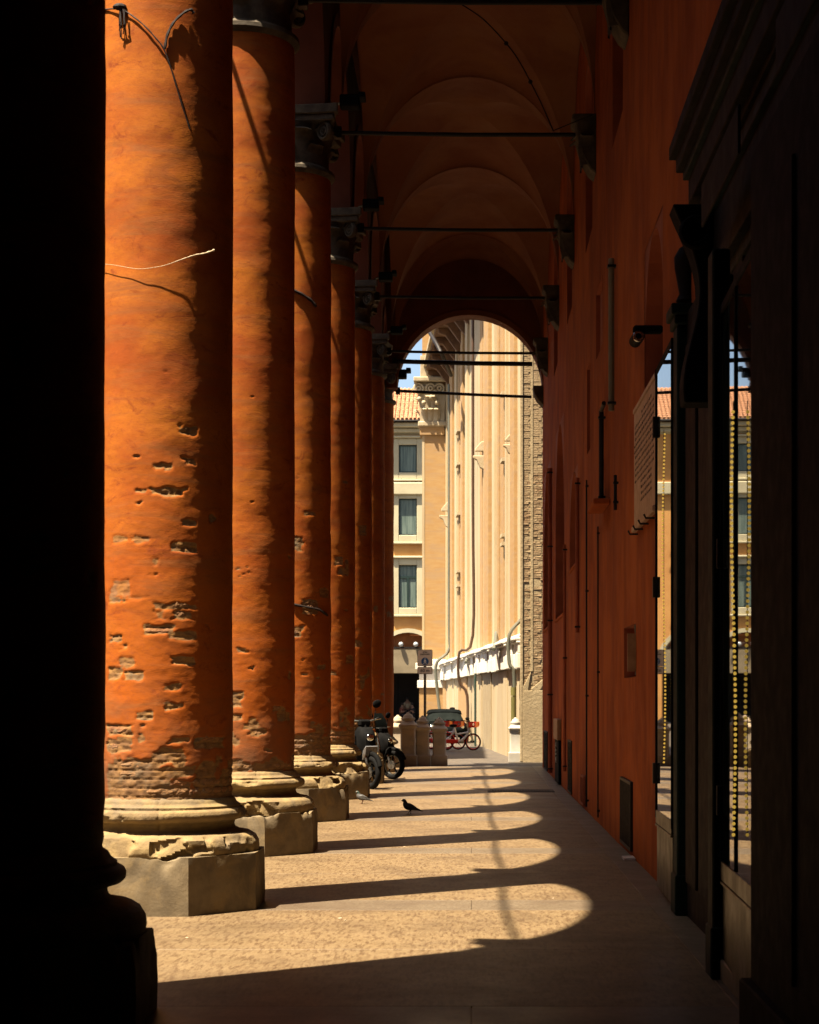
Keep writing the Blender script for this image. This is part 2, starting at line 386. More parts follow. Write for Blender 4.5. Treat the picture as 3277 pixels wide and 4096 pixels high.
class MB:
    def __init__(s):
        s.v = []; s.f = []
    def add(s, vs, fs, mat=None):
        n = len(s.v)
        for v in vs:
            v = Vector(v)
            s.v.append(mat @ v if mat is not None else v)
        s.f += [tuple(n + i for i in f) for f in fs]
        return s
    def box(s, x0, x1, y0, y1, z0, z1, mat=None):
        vs = [(x0, y0, z0), (x1, y0, z0), (x1, y1, z0), (x0, y1, z0), (x0, y0, z1), (x1, y0, z1), (x1, y1, z1), (x0, y1, z1)]
        fs = [(0, 3, 2, 1), (4, 5, 6, 7), (0, 1, 5, 4), (1, 2, 6, 5), (2, 3, 7, 6), (3, 0, 4, 7)]
        return s.add(vs, fs, mat)
    def prism(s, pts, axis, a, b, mat=None):
        """pts 2D polygon, extruded along axis ('x','y','z') from a to b"""
        n = len(pts)
        def mk(p, t):
            if axis == 'x': return (t, p[0], p[1])
            if axis == 'y': return (p[0], t, p[1])
            return (p[0], p[1], t)
        vs = [mk(p, a) for p in pts] + [mk(p, b) for p in pts]
        fs = [tuple(range(n))[::-1], tuple(range(n, 2 * n))]
        fs += [(i, (i + 1) % n, n + (i + 1) % n, n + i) for i in range(n)]
        return s.add(vs, fs, mat)
    def tube(s, pts, rad, seg=10, cap=True, mat=None):
        pts = [Vector(p) for p in pts]
        rs = rad if isinstance(rad, (list, tuple)) else [rad] * len(pts)
        n = len(pts); vs = []; fs = []
        pa = None
        for i, p in enumerate(pts):
            d = (pts[min(i + 1, n - 1)] - pts[max(i - 1, 0)]).normalized()
            if pa is None:
                a, b = frame_of(d)
            else:
                a = (pa - d * pa.dot(d)).normalized(); b = a.cross(d)
            pa = a
            for k in range(seg):
                t = 2 * PI * k / seg
                vs.append(p + (a * math.cos(t) + b * math.sin(t)) * rs[i])
        for i in range(n - 1):
            for k in range(seg):
                k2 = (k + 1) % seg
                fs.append((i * seg + k, (i + 1) * seg + k, (i + 1) * seg + k2, i * seg + k2))
        if cap:
            fs.append(tuple(range(seg)))
            fs.append(tuple(range((n - 1) * seg, n * seg))[::-1])
        return s.add(vs, fs, mat)
    def lathe(s, prof, seg=24, mat=None, cap=True):
        vs = []; fs = []; n = len(prof)
        for r, z in prof:
            for k in range(seg):
                t = 2 * PI * k / seg
                vs.append((r * math.cos(t), r * math.sin(t), z))
        for i in range(n - 1):
            for k in range(seg):
                k2 = (k + 1) % seg
                fs.append((i * seg + k, i * seg + k2, (i + 1) * seg + k2, (i + 1) * seg + k))
        if cap:
            fs.append(tuple(range(seg))[::-1]); fs.append(tuple(range((n - 1) * seg, n * seg)))
        return s.add(vs, fs, mat)
    def ball(s, c, r, seg=12, ring=8, sc=(1, 1, 1), mat=None):
        vs = []; fs = []
        for i in range(ring + 1):
            th = PI * i / ring
            for k in range(seg):
                t = 2 * PI * k / seg
                vs.append((c[0] + r * sc[0] * math.sin(th) * math.cos(t), c[1] + r * sc[1] * math.sin(th) * math.sin(t), c[2] + r * sc[2] * math.cos(th)))
        for i in range(ring):
            for k in range(seg):
                k2 = (k + 1) % seg
                fs.append((i * seg + k, (i + 1) * seg + k, (i + 1) * seg + k2, i * seg + k2))
        return s.add(vs, fs, mat)
    def torus(s, R0, r0, seg=32, tseg=8, mat=None, a0=0, a1=2 * PI):
        """torus about local z"""
        vs = []; fs = []; full = abs(a1 - a0 - 2 * PI) < 1e-6
        n = seg if full else seg + 1
        for i in range(n):
            a = a0 + (a1 - a0) * i / seg
            for k in range(tseg):
                t = 2 * PI * k / tseg
                q = R0 + r0 * math.cos(t)
                vs.append((q * math.cos(a), q * math.sin(a), r0 * math.sin(t)))
        for i in range(seg):
            j = (i + 1) % n
            for k in range(tseg):
                k2 = (k + 1) % tseg
                fs.append((i * tseg + k, j * tseg + k, j * tseg + k2, i * tseg + k2))
        return s.add(vs, fs, mat)
    def build(s, name, m, parent=None, smooth=None, bevel=None, loc=None, segs=1):
        o = mesh_obj(name, s.v, s.f, m, parent, smooth, loc)
        bm = bmesh.new(); bm.from_mesh(o.data)
        bmesh.ops.remove_doubles(bm, verts=bm.verts, dist=1e-5)
        bmesh.ops.recalc_face_normals(bm, faces=bm.faces)
        bm.to_mesh(o.data); bm.free()
        if bevel:
            b = o.modifiers.new('bevel', 'BEVEL'); b.width = bevel; b.segments = segs; b.limit_method = 'ANGLE'; b.angle_limit = R(40)
        return o

def T(x=0, y=0, z=0, rx=0, ry=0, rz=0, s=1.0):
    return Matrix.Translation((x, y, z)) @ Euler((rx, ry, rz)).to_matrix().to_4x4() @ Matrix.Scale(s, 4)

def copy_obj(src, parent=None, loc=None, rot=None, scale=None):
    o = src.copy()
    COL.objects.link(o)
    if parent is not None: o.parent = parent
    if loc is not None: o.location = loc
    if rot is not None: o.rotation_euler = rot
    if scale is not None: o.scale = scale
    return o

def copy_tree(o, parent=None):
    c = o.copy(); COL.objects.link(c)
    c.parent = parent
    for ch in [k for k in KIDS.get(o.name, [])] or list(o.children):
        copy_tree(ch, c)
    return c
KIDS = {}

F = 3913.0
def gnd(px, py):
    y = EYE * F / (py - 1465.0)
    return Vector(((px - 993.0) * y / F, y, 0))
def zat(py, y):
    return EYE - (py - 1465.0) * y / F
def xat(px, y):
    return (px - 993.0) * y / F

# ================================================================== SETTING
WX = 1.90                     # face of the long wall
CX = -2.80                    # column axis
COLY = [10.95, 16.85, 22.75, 28.65, 34.6, 40.5, 46.4, 49.5]
AX0, AX1 = -3.35, -2.25       # arcade wall thickness
SPR = 10.80                   # springing height
END = 50.25

street = MB().add([(-900, -900, -0.03), (900, -900, -0.03), (900, 2500, -0.03), (-900, 2500, -0.03)], [(0, 1, 2, 3)]).build('street', 'street')
tag(street, kind='structure')

fl = empty('portico_floor'); tag(fl, kind='structure')
edges = [-7.0, -1.0, 5.0] + COLY
MB().box(-3.9, WX, -8, END, -0.028, -0.012).build('floor_bed', 'band', fl)
def slab(name, x0, x1, y0, y1, m, dz=0.0):
    j = 0.003
    o = MB().box(x0 + j, x1 - j, y0 + j, y1 - j, -0.024, dz).build(name, m, fl, bevel=0.002)
    return o
for i, yc in enumerate(edges):
    y0 = yc - 0.38; y1 = min(yc + 0.42, END)
    if i < len(edges) - 1:
        ny = edges[i + 1] - 0.38
        ys = [y1, (y1 + ny) / 2, ny]
        for a, b in zip(ys[:-1], ys[1:]):
            slab('terrazzo_panel', -3.9, 1.62, a, b, 'floor')
    slab('stone_band', -3.9, 0.0, y0, y1, 'band'); slab('stone_band', 0.0, 1.62, y0, y1, 'band')
yy = -8.0
k = 0
while yy < END - 0.01:
    y2 = min(yy + 2.1 + 0.5 * ((k * 7) % 3) / 2, END)
    slab('kerb_slab', 1.62, WX, yy, y2, 'band')
    yy = y2; k += 1
# iron drain grate let into the floor
g = empty('drain_grate', (0.98, 37.0, 0)); tag(g, 'long dark iron drain grate let into the sunlit portico floor near the wall', 'drain grate')
mb = MB(); mb.box(-0.66, 0.66, -0.42, -0.36, 0.001, 0.012); mb.box(-0.66, 0.66, 0.36, 0.42, 0.001, 0.012); mb.box(-0.66, -0.61, -0.36, 0.36, 0.001, 0.012); mb.box(0.61, 0.66, -0.36, 0.36, 0.001, 0.012)
mb.build('frame', 'iron', g)
MB().box(-0.6, 0.6, -0.355, 0.355, 0.001, 0.004).build('pit', 'dark', g)  # flat sheet above the floor, its dark colour standing for shade below the bars
bar = None
for i in range(22):
    x = -0.58 + i * 0.055
    if bar is None: bar = MB().box(-0.017, 0.017, -0.36, 0.36, 0.004, 0.011).build('bar', 'iron', g, loc=(x, 0, 0))
    else: copy_obj(bar, g, (x, 0, 0))

# ---------------------------------------------------------------- vaults
vroot = empty('portico_ceiling'); tag(vroot, kind='structure')
VX1 = -2.0
VA = (WX - VX1) / 2; VC = (WX + VX1) / 2; VR = 2.62
def vault_bay(y0, y1):
    n = 28; b = (y1 - y0) / 2; yc = (y0 + y1) / 2
    vs = []; fs = []
    for j in range(n + 1):
        v = -1 + 2 * j / n
        for i in range(n + 1):
            u = -1 + 2 * i / n
            x = VC + VA * math.sin(PI * u / 2); y = yc + b * math.sin(PI * v / 2)
            h = max(math.cos(PI * u / 2), math.cos(PI * v / 2))
            h = h ** 0.92
            dome_ = 0.34 * math.cos(PI * u / 2) * math.cos(PI * v / 2)
            vs.append((x, y, SPR + VR * h + dome_))
    for j in range(n):
        for i in range(n):
            a = j * (n + 1) + i; q = (a, a + 1, a + n + 2, a + n + 1)
            if (i < n // 2) == (j < n // 2): fs += [(q[0], q[1], q[2]), (q[0], q[2], q[3])]
            else: fs += [(q[0], q[1], q[3]), (q[1], q[2], q[3])]
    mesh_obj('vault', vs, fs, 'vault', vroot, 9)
vb = [-7.0, -1.0, 5.0] + COLY[:-1] + [48.97]
for a, b in zip(vb[:-1], vb[1:]): vault_bay(a, b)
MB().box(AX0 - 0.3, 9.0, -9.0, 49.63, 14.0, 14.3).build('roof_slab', 'arcade', vroot)  # unseen slab added so no sky light leaks in above the vaults

# ---------------------------------------------------------------- arcade wall above the columns
def arch_wall_profile(y0, y1, r, zc, ztop, n=20, zspring=None):
    """polygon (y,z) pieces filling above an arch between y0..y1 with centre radius r"""
    yc = (y0 + y1) / 2
    return yc
aw = empty('arcade_wall', (0, 0, 0)); tag(aw, 'ochre plaster arcade wall carried by the row of round brick columns', 'wall')
HR = 0.62
def arcade_bay(y0, y1, top=14.0):
    n = 22; yc = (y0 + y1) / 2; r = (y1 - y0) / 2 - HR
    mb = MB()
    arc = [(yc - r * math.cos(PI * i / n), SPR + r * math.sin(PI * i / n)) for i in range(n + 1)]
    # two faces and the soffit
    ring = [(y0, SPR)] + arc + [(y1, SPR)]
    vs = []; fs = []
    for x in (AX0, AX1):
        for (y, z) in ring:
            vs.append((x, y, z)); vs.append((x, y, top))
    m = len(ring)
    for s_ in (0, 1):
        o = s_ * 2 * m
        for i in range(m - 1):
            fs.append((o + 2 * i, o + 2 * i + 2, o + 2 * i + 3, o + 2 * i + 1))
    for i in range(m - 1):
        fs.append((2 * i, 2 * i + 2, 2 * m + 2 * i + 2, 2 * m + 2 * i))
    mb.add(vs, fs)
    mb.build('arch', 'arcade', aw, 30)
    # raised archivolt on the inner face
    vs = []; fs = []
    for i in range(n + 1):
        c, s_ = math.cos(PI * i / n), math.sin(PI * i / n)
        for rr, xx in ((r + 0.002, AX1), (r + 0.002, AX1 + 0.035), (r + 0.20, AX1 + 0.035), (r + 0.20, AX1)):
            vs.append((xx, yc - rr * c, SPR + rr * s_))
    for i in range(n):
        for k_ in range(4):
            a = i * 4 + k_; b = i * 4 + (k_ + 1) % 4
            fs.append((a, b, b + 4, a + 4))
    MB().add(vs, fs).build('archivolt', 'arcade', aw, 30)
for a, b in zip(COLY[:-1], COLY[1:]): arcade_bay(a, b)
MB().box(AX0 + 0.002, AX1 - 0.002, COLY[-1] + 0.004, 49.63, 10.62, 14.0).build('corner_block', 'arcade', aw)
# the first bays are walled up towards the street
iw = empty('side_wall', (0, 0, 0)); tag(iw, 'closed plaster wall on the street side before the first column', 'wall')
MB().box(AX0, -3.0, -8.6, 10.6, -0.03, 14.0).build('panel', 'arcade', iw)
MB().box(-3.0, AX1, -8.6, 10.9, SPR, 14.0).build('lintel', 'arcade', iw)
bw = empty('rear_wall', (0, -8.6, 0)); tag(bw, 'plaster wall closing the portico behind the viewpoint', 'wall')  # added behind the camera so the portico stays dark
MB().box(AX0, WX + 0.6, -0.4, 0.0, -0.03, 14.0).build('panel', 'arcade', bw)

# ---------------------------------------------------------------- end wall with arched opening
ew = empty('end_wall', (0, 49.0, 0)); tag(ew, 'dark plaster end wall above the tall arched exit of the portico', 'wall')
mb = MB(); n = 30; rc = 1.92; cx = -0.045; zc = 10.02
vs = []; fs = []
for dy in (0.0, 0.62):
    for i in range(n + 1):
        t = PI * i / n
        x = cx - rc * math.cos(t); z = zc + rc * math.sin(t)
        vs.append((x, dy, z)); vs.append((x, dy, 13.99))
m = n + 1
for s_ in (0, 1):
    for i in range(n):
        o = s_ * 2 * m
        fs.append((o + 2 * i, o + 2 * i + 2, o + 2 * i + 3, o + 2 * i + 1))
for i in range(n): fs.append((2 * i, 2 * i + 2, 2 * m + 2 * i + 2, 2 * m + 2 * i))
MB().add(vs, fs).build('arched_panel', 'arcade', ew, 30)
MB().box(AX1, cx - rc - 0.0, 0, 0.62, 10.02, 13.99).build('spandrel', 'arcade', ew)
# rough archivolt
vs = []; fs = []
for i in range(n + 1):
    t = PI * i / n
    for rr, yy_ in ((rc + 0.0, -0.03), (rc + 0.14, -0.03), (rc + 0.14, 0.003), (rc, 0.003)):
        vs.append((cx - rr * math.cos(t), yy_, zc + rr * math.sin(t)))
for i in range(n):
    for k_ in range(4):
        a = i * 4 + k_; b = i * 4 + (k_ + 1) % 4
        fs.append((a, b, b + 4, a + 4))
MB().add(vs, fs).build('archivolt', 'vault', ew, 30)
MB().prism([(1.62, 10.08), (1.66, 9.86), (1.74, 9.72), (1.90, 9.55), (1.90, 10.08)], 'y', -0.03, 0.56).build('corbel', 'sandcap', ew, bevel=0.02)

# ---------------------------------------------------------------- long wall with recesses
lw = empty('portico_wall', (0, 0, 0)); tag(lw, 'long red ochre plaster wall running along the portico on the right', 'wall')
holes = [  # y0,y1,z0,z1, arched, depth
    (18.35, 20.3, 5.10, 6.75, True, 0.30),
    (33.1, 35.8, 4.30, 6.05, True, 0.32),
    (38.2, 41.9, 3.60, 7.75, True, 0.34),
    (44.5, 48.6, 3.60, 7.6, True, 0.30),
    (21.45, 23.1, 2.12, 2.74, False, 0.20),
    (29.75, 30.5, 5.85, 7.25, False, 0.12),
    (26.9, 28.3, 7.0, 8.0, False, 0.06),
]
for k_ in (1, 2, 3, 4, 5):
    holes.append((COLY[k_] + 0.55, COLY[k_] + 2.25, 9.25, 12.2, True, 0.30))
holes.append((35.2 - 0.2, 35.9, 0.10, 1.02, False, 0.10))
holes.append((39.4, 40.5, 0.02, 1.0, False, 0.12))
Y0, Y1, ZT = -8.6, 49.55, 14.0
ys = sorted({Y0, Y1, *[h[0] for h in holes], *[h[1] for h in holes]})
zs = sorted({-0.03, ZT, *[h[2] for h in holes], *[h[3] for h in holes]})
# coarse cells; subdivide long ones so the plaster can undulate
def refine(a, step):
    out = []
    for p, q in zip(a[:-1], a[1:]):
        n_ = max(1, int(round((q - p) / step)))
        out += [p + (q - p) * i / n_ for i in range(n_)]
    return out + [a[-1]]
ys = refine(ys, 0.25); zs = refine(zs, 0.4)
YY, ZZ = np.meshgrid(np.array(ys), np.array(zs), indexing='ij')
DX = 0.010 * fbm(YY * 0.55, ZZ * 0.18, ZZ * 0 + 3.1, 5, 4) + 0.004 * fbm(YY * 2.2, ZZ * 0.8, ZZ * 0, 9, 3)
vs = [(WX + DX[i, j], ys[i], zs[j]) for i in range(len(ys)) for j in range(len(zs))]
fs = []
nz = len(zs)
for i in range(len(ys) - 1):
    for j in range(len(zs) - 1):
        yc, zc_ = (ys[i] + ys[i + 1]) / 2, (zs[j] + zs[j + 1]) / 2
        if any(h[0] < yc < h[1] and h[2] < zc_ < h[3] for h in holes): continue
        fs.append((i * nz + j, i * nz + j + 1, (i + 1) * nz + j + 1, (i + 1) * nz + j))
mesh_obj('plaster_face', vs, fs, 'wall', lw, 40)
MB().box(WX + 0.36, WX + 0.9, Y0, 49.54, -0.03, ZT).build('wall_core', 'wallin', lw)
MB().box(WX + 0.03, WX + 0.358, 49.552, 49.60, -0.03, ZT).build('wall_end', 'wall', lw)
for (a, b, z0, z1, arched, dp) in holes:
    mb = MB(); x1 = WX + dp; e = 0.004
    x0 = WX - 0.003
    # reveal: 4 sides + back
    mb.add([(x0, a + e, z0 + e), (x1, a + e, z0 + e), (x1, a + e, z1 - e), (x0, a + e, z1 - e)], [(0, 1, 2, 3)])
    mb.add([(x0, b - e, z0 + e), (x1, b - e, z0 + e), (x1, b - e, z1 - e), (x0, b - e, z1 - e)], [(3, 2, 1, 0)])
    mb.add([(x0, a + e, z0 + e), (x0, b - e, z0 + e), (x1, b - e, z0 + e), (x1, a + e, z0 + e)], [(0, 1, 2, 3)])
    mb.add([(x0, a + e, z1 - e), (x0, b - e, z1 - e), (x1, b - e, z1 - e), (x1, a + e, z1 - e)], [(3, 2, 1, 0)])
    mb.add([(x1, a + e, z0 + e), (x1, b - e, z0 + e), (x1, b - e, z1 - e), (x1, a + e, z1 - e)], [(0, 1, 2, 3)])
    if arched:   # fill the corners above a pointed-round head
        yc = (a + b) / 2; hw = (b - a) / 2 - e; hh = min(hw * 1.15, (z1 - z0) * 0.7); zb = z1 - e - hh; n_ = 10
        for sg in (-1, 1):
            pts = [(yc + sg * hw * math.cos(PI / 2 * i / n_), zb + hh * math.sin(PI / 2 * i / n_)) for i in range(n_ + 1)]
            vs = [(x0 + 0.001, p[0], p[1]) for p in pts] + [(x0 + 0.001, yc + sg * hw, z1 - e)]
            mb.add(vs, [tuple(range(len(vs)))])
            vs2 = []
            for p in pts: vs2 += [(x0 + 0.001, p[0], p[1]), (x1, p[0], p[1])]
            mb.add(vs2, [(2 * i, 2 * i + 1, 2 * i + 3, 2 * i + 2) for i in range(n_)])
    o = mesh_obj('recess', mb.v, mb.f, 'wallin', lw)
for (a, b, z0, z1, arched, dp) in holes:
    if arched and z0 < 9:
        MB().box(WX - 0.03, WX + dp, a - 0.03, b + 0.03, z0 - 0.05, z0 + 0.01).build('sill', 'wall', lw, bevel=0.01)
        MB().box(WX + dp - 0.06, WX + dp - 0.02, a + 0.12, b - 0.12, z0 + 0.05, z1 - (b - a) * 0.30).build('shutter', 'darkwood', lw)

# corbels where the vaults land on the wall
def leaf_mesh():
    vs = []; fs = []
    n_ = 6
    for i in range(n_ + 1):
        t = i / n_
        w = 0.5 * math.sin(PI * min(1, 0.18 + t * 0.72)) ** 0.7
        out = 0.10 + 0.55 * t ** 3
        z = t if t < 0.86 else 0.86 - (t - 0.86) * 0.9
        for s_ in (-1, -0.45, 0, 0.45, 1):
            vs.append((s_ * w, -(out + 0.10 * (1 - abs(s_)) + (0.04 if abs(s_) == 0.45 else 0)), z))
    for i in range(n_):
        for j in range(4):
            a = i * 5 + j
            fs.append((a, a + 1, a + 6, a + 5))
    me = bpy.data.meshes.new('leaf'); me.from_pydata(vs, [], fs); me.materials.append(MT['sandcap']); me.shade_smooth()
    return me
LEAF = leaf_mesh()
LEAFS = LEAF.copy(); LEAFS.materials.clear(); LEAFS.materials.append(MT['capstone'])
for yc in COLY[:-1]:
    c = MB()
    c.prism([(WX + 0.01, 10.80), (WX - 0.36, 10.80), (WX - 0.36, 10.70), (WX - 0.30, 10.66), (WX - 0.27, 10.40), (WX - 0.20, 10.15), (WX - 0.08, 9.95), (WX + 0.01, 9.88)], 'y', yc - 0.27, yc + 0.27)
    o = c.build('corbel', 'sandcap', lw, bevel=0.02)
    for dy in (-0.15, 0.15):
        l = bpy.data.objects.new('leaf', LEAF); link(l, o); l.location = (WX - 0.16, yc + dy, 10.02); l.rotation_euler = (0, 0, -PI / 2); l.scale = (0.26, 0.30, 0.55)
    l = bpy.data.objects.new('leaf', LEAF); link(l, o); l.location = (WX - 0.14, yc - 0.20, 10.02); l.scale = (0.26, 0.26, 0.55)

# ================================================================== COLUMNS
R0 = 0.63
def shaft_mesh(seed, z0, z1, nphi, nz, patches, rough_z, r0=R0):
    ph = np.linspace(0, 2 * PI, nphi, endpoint=False)
    z = np.linspace(z0, z1, nz)
    PH, Z = np.meshgrid(ph, z, indexing='ij')
    cx_, cy_ = np.sin(PH), -np.cos(PH)
    o = seed * 13.7
    up = 0.32 + 0.68 * sstep(5.5, 1.5, Z)
    d = 0.0075 * fbm(cx_ * 0.8 + o, cy_ * 0.8, Z * 1.7, seed, 3)
    d += 0.0024 * up * fbm(cx_ * 2.4 + o, cy_ * 2.4, Z * 5.5, seed + 3, 4)
    d += 0.0013 * up * fbm(cx_ * 8 + o, cy_ * 8, Z * 22, seed + 5, 3)
    phs = (PH + PI) % (2 * PI) - PI
    wob = 0.035 * fbm(cx_ * 7 + o, cy_ * 7, Z * 11, seed + 7, 3)
    mask = np.zeros_like(Z)
    for (p0, p1, a, b, st) in patches:
        dx = np.minimum(phs - p0, p1 - phs) * r0
        dz = np.minimum(Z - a, b - Z)
        m_ = sstep(-0.012, 0.014, np.minimum(dx * 0.8 + wob, dz + wob * 0.45)) * st
        mask = np.maximum(mask, m_)
    # erosion low down, where the damp has taken the plaster
    low = sstep(rough_z, z0, Z) * 0.95 + 0.42 * fbm(cx_ * 3 + o, cy_ * 3, Z * 6.5, seed + 11, 4)
    mask = np.maximum(mask, sstep(0.62, 0.82, low))
    sc_ = fbm(cx_ * 3.1 + o, cy_ * 3.1, Z * 9.5, seed + 21, 4) - 0.05 * (Z - 3)
    mask = np.maximum(mask, 0.8 * sstep(0.98, 1.1, sc_) * (Z < 5.5))
    crack = np.abs(((Z / 0.078) % 1.0) - 0.5)          # mortar courses
    rg = fbm(cx_ * 14 + o, cy_ * 14, Z * 30, seed + 13, 4)
    d += mask * (-0.0085 + 0.0065 * rg - 0.006 * sstep(0.36, 0.5, crack))
    d += 0.0016 * fbm(cx_ * 4.5 + o, cy_ * 4.5, Z * 6.0, seed + 41, 4) * (0.6 + 0.4 * up)
    d += -0.0016 * sstep(0.40, 0.5, crack) * sstep(0.15, 0.7, fbm(cx_ * 2, cy_ * 2, Z * 2.2, seed + 15, 3)) * up
    rr = r0 + d
    X = rr * cx_; Y = rr * cy_
    v = np.stack([X, Y, Z], -1).reshape(-1, 3)
    i = np.arange(nphi)[:, None]; j = np.arange(nz - 1)[None, :]
    i2 = (i + 1) % nphi
    q = np.stack([i * nz + j, i2 * nz + j, i2 * nz + j + 1, i * nz + j + 1], -1).reshape(-1, 4)
    me = bpy.data.meshes.new('shaft')
    me.vertices.add(len(v)); me.vertices.foreach_set('co', v.astype(np.float32).ravel())
    me.loops.add(q.size); me.loops.foreach_set('vertex_index', q.astype(np.int32).ravel())
    me.polygons.add(len(q)); me.polygons.foreach_set('loop_start', (np.arange(len(q)) * 4).astype(np.int32))
    me.update(calc_edges=True)
    me.validate()
    at = me.attributes.new('expose', 'FLOAT', 'POINT'); at.data.foreach_set('value', mask.astype(np.float32).ravel())
    gm = np.clip(0.5 * sstep(z0 + 1.1, z0, Z) + 0.25 * fbm(cx_ * 4 + o, cy_ * 4, Z * 5, seed + 31, 3) * sstep(z0 + 2.5, z0, Z), 0, 0.65)
    at = me.attributes.new('grime', 'FLOAT', 'POINT'); at.data.foreach_set('value', gm.astype(np.float32).ravel())
    me.shade_smooth()
    me.materials.append(MT['column'])
    def sample(p, zz):
        a_ = int(round((p % (2 * PI)) / (2 * PI) * nphi)) % nphi
        b_ = int(round((zz - z0) / (z1 - z0) * (nz - 1)))
        b_ = min(max(b_, 0), nz - 1)
        return mask[a_, b_], rr[a_, b_]
    return me, sample

def plinth_mesh(seed, na=24):
    """octagon with worn upper edge"""
    A = 0.885
    n = 8 * na; zrow = [0, 0.02, 0.10, 0.18, 0.26, 0.33, 0.39, 0.44, 0.475, 0.495, 0.505]
    nzr = len(zrow)
    ph = np.arange(n) * 2 * PI / n
    loc = ((ph + R(22.5)) % R(45)) - R(22.5)
    Rr = A / np.cos(loc)
    vs = []; 
    for k_, zz in enumerate(zrow):
        cx_, cy_ = np.sin(ph), -np.cos(ph)
        nz_ = fbm(cx_ * 5 + seed, cy_ * 5, np.full(n, zz * 6.0), seed, 4)
        d = 0.007 * nz_
        chip = sstep(0.12, 0.3, fbm(cx_ * 2.2 + seed, cy_ * 2.2, np.full(n, zz * 2.0), seed + 4, 4)) * (0.6 + 0.4 * fbm(cx_ * 9 + seed, cy_ * 9, np.full(n, zz * 9.0), seed + 5, 3))
        top = (zz / 0.505) ** 5
        d = d - top * chip * 0.05 - 0.006 * top
        for a in range(n):
            zc_ = zz - (0.06 * chip[a] * top)
            vs.append(((Rr[a] + d[a]) * cx_[a], (Rr[a] + d[a]) * cy_[a], zc_))
    fs = [(k_ * n + a, k_ * n + (a + 1) % n, (k_ + 1) * n + (a + 1) % n, (k_ + 1) * n + a) for k_ in range(nzr - 1) for a in range(n)]
    # top annulus inward
    off = len(vs)
    for a in range(n): vs.append((0.5 * math.sin(ph[a]), -0.5 * math.cos(ph[a]), 0.50))
    fs += [((nzr - 1) * n + a, (nzr - 1) * n + (a + 1) % n, off + (a + 1) % n, off + a) for a in range(n)]
    return vs, fs

def base_mesh(seed, n=220, wear=1.0):
    prof = [(0.84, 0.47), (0.865, 0.50), (0.873, 0.54), (0.87, 0.59), (0.845, 0.64), (0.79, 0.672), (0.73, 0.682), (0.69, 0.69), (0.655, 0.715), (0.645, 0.745), (0.652, 0.775), (0.69, 0.787), (0.725, 0.795), (0.752, 0.82), (0.755, 0.85), (0.742, 0.88), (0.715, 0.895), (0.70, 0.898), (0.70, 0.92), (0.685, 0.93), (0.665, 0.945), (0.65, 0.975), (0.60, 1.01)]
    # resample finer
    pts = []
    for (a, b) in zip(prof[:-1], prof[1:]):
        for t in (0, 0.34, 0.67): pts.append((a[0] + (b[0] - a[0]) * t, a[1] + (b[1] - a[1]) * t))
    pts.append(prof[-1])
    fr_ = np.random.RandomState(seed * 5 + 1)
    FC = np.stack([fr_.uniform(0, 5.34, 34), fr_.uniform(0.48, 0.72, 34), fr_.uniform(-0.055, 0.02, 34), fr_.uniform(-0.6, 0.1, 34)], 1)
    vs = []
    ph = np.arange(n) * 2 * PI / n
    cx_, cy_ = np.sin(ph), -np.cos(ph)
    for (r, z) in pts:
        zz = np.full(n, z)
        d = 0.006 * fbm(cx_ * 6 + seed, cy_ * 6, zz * 9, seed, 4)
        lumpy = fbm(cx_ * 1.9 + seed * 3, cy_ * 1.9, zz * 3.2, seed + 2, 4)
        chip = sstep(0.14, 0.24, lumpy + 0.10 * fbm(cx_ * 11, cy_ * 11, zz * 18, seed + 6, 3)) * wear
        rough = fbm(cx_ * 9 + seed, cy_ * 9, zz * 16, seed + 8, 4)
        chip = chip * (0.0 if z < 0.70 else 0.5)
        core = 0.74 if z < 0.68 else 0.655
        rr = r + d
        rr = rr - chip * np.clip(rr - core, 0, 1) * (0.60 + 0.55 * rough)
        # joints between the stone blocks
        if z < 0.70:                                   # broken faces, each its own tilted plane
            q = np.stack([ph * 0.85, zz], 1)[:, None, :] - FC[None, :, :2]
            dd = (np.abs(q[..., 0] + (q[..., 0] > 2.67) * -5.34 + (q[..., 0] < -2.67) * 5.34)) ** 2 + (q[..., 1] * 1.6) ** 2
            k_ = dd.argmin(1)
            fr = 0.835 + FC[k_, 2] + np.clip((z - FC[k_, 1]) * FC[k_, 3], -0.06, 0.05) + 0.006 * rough
            brk = sstep(-0.12, 0.0, lumpy + 0.05 * rough) * min(1.0, wear * 1.2)
            rr = rr * (1 - brk) + np.minimum(rr + 0.01, fr) * brk
        rr = rr - 0.012 * (np.abs(((ph + seed) % (PI / 2.5)) - 0.6) < 0.02)
        for a in range(n): vs.append((rr[a] * cx_[a], rr[a] * cy_[a], z))
    m_ = len(pts)
    fs = [(k_ * n + a, k_ * n + (a + 1) % n, (k_ + 1) * n + (a + 1) % n, (k_ + 1) * n + a) for k_ in range(m_ - 1) for a in range(n)]
    return vs, fs

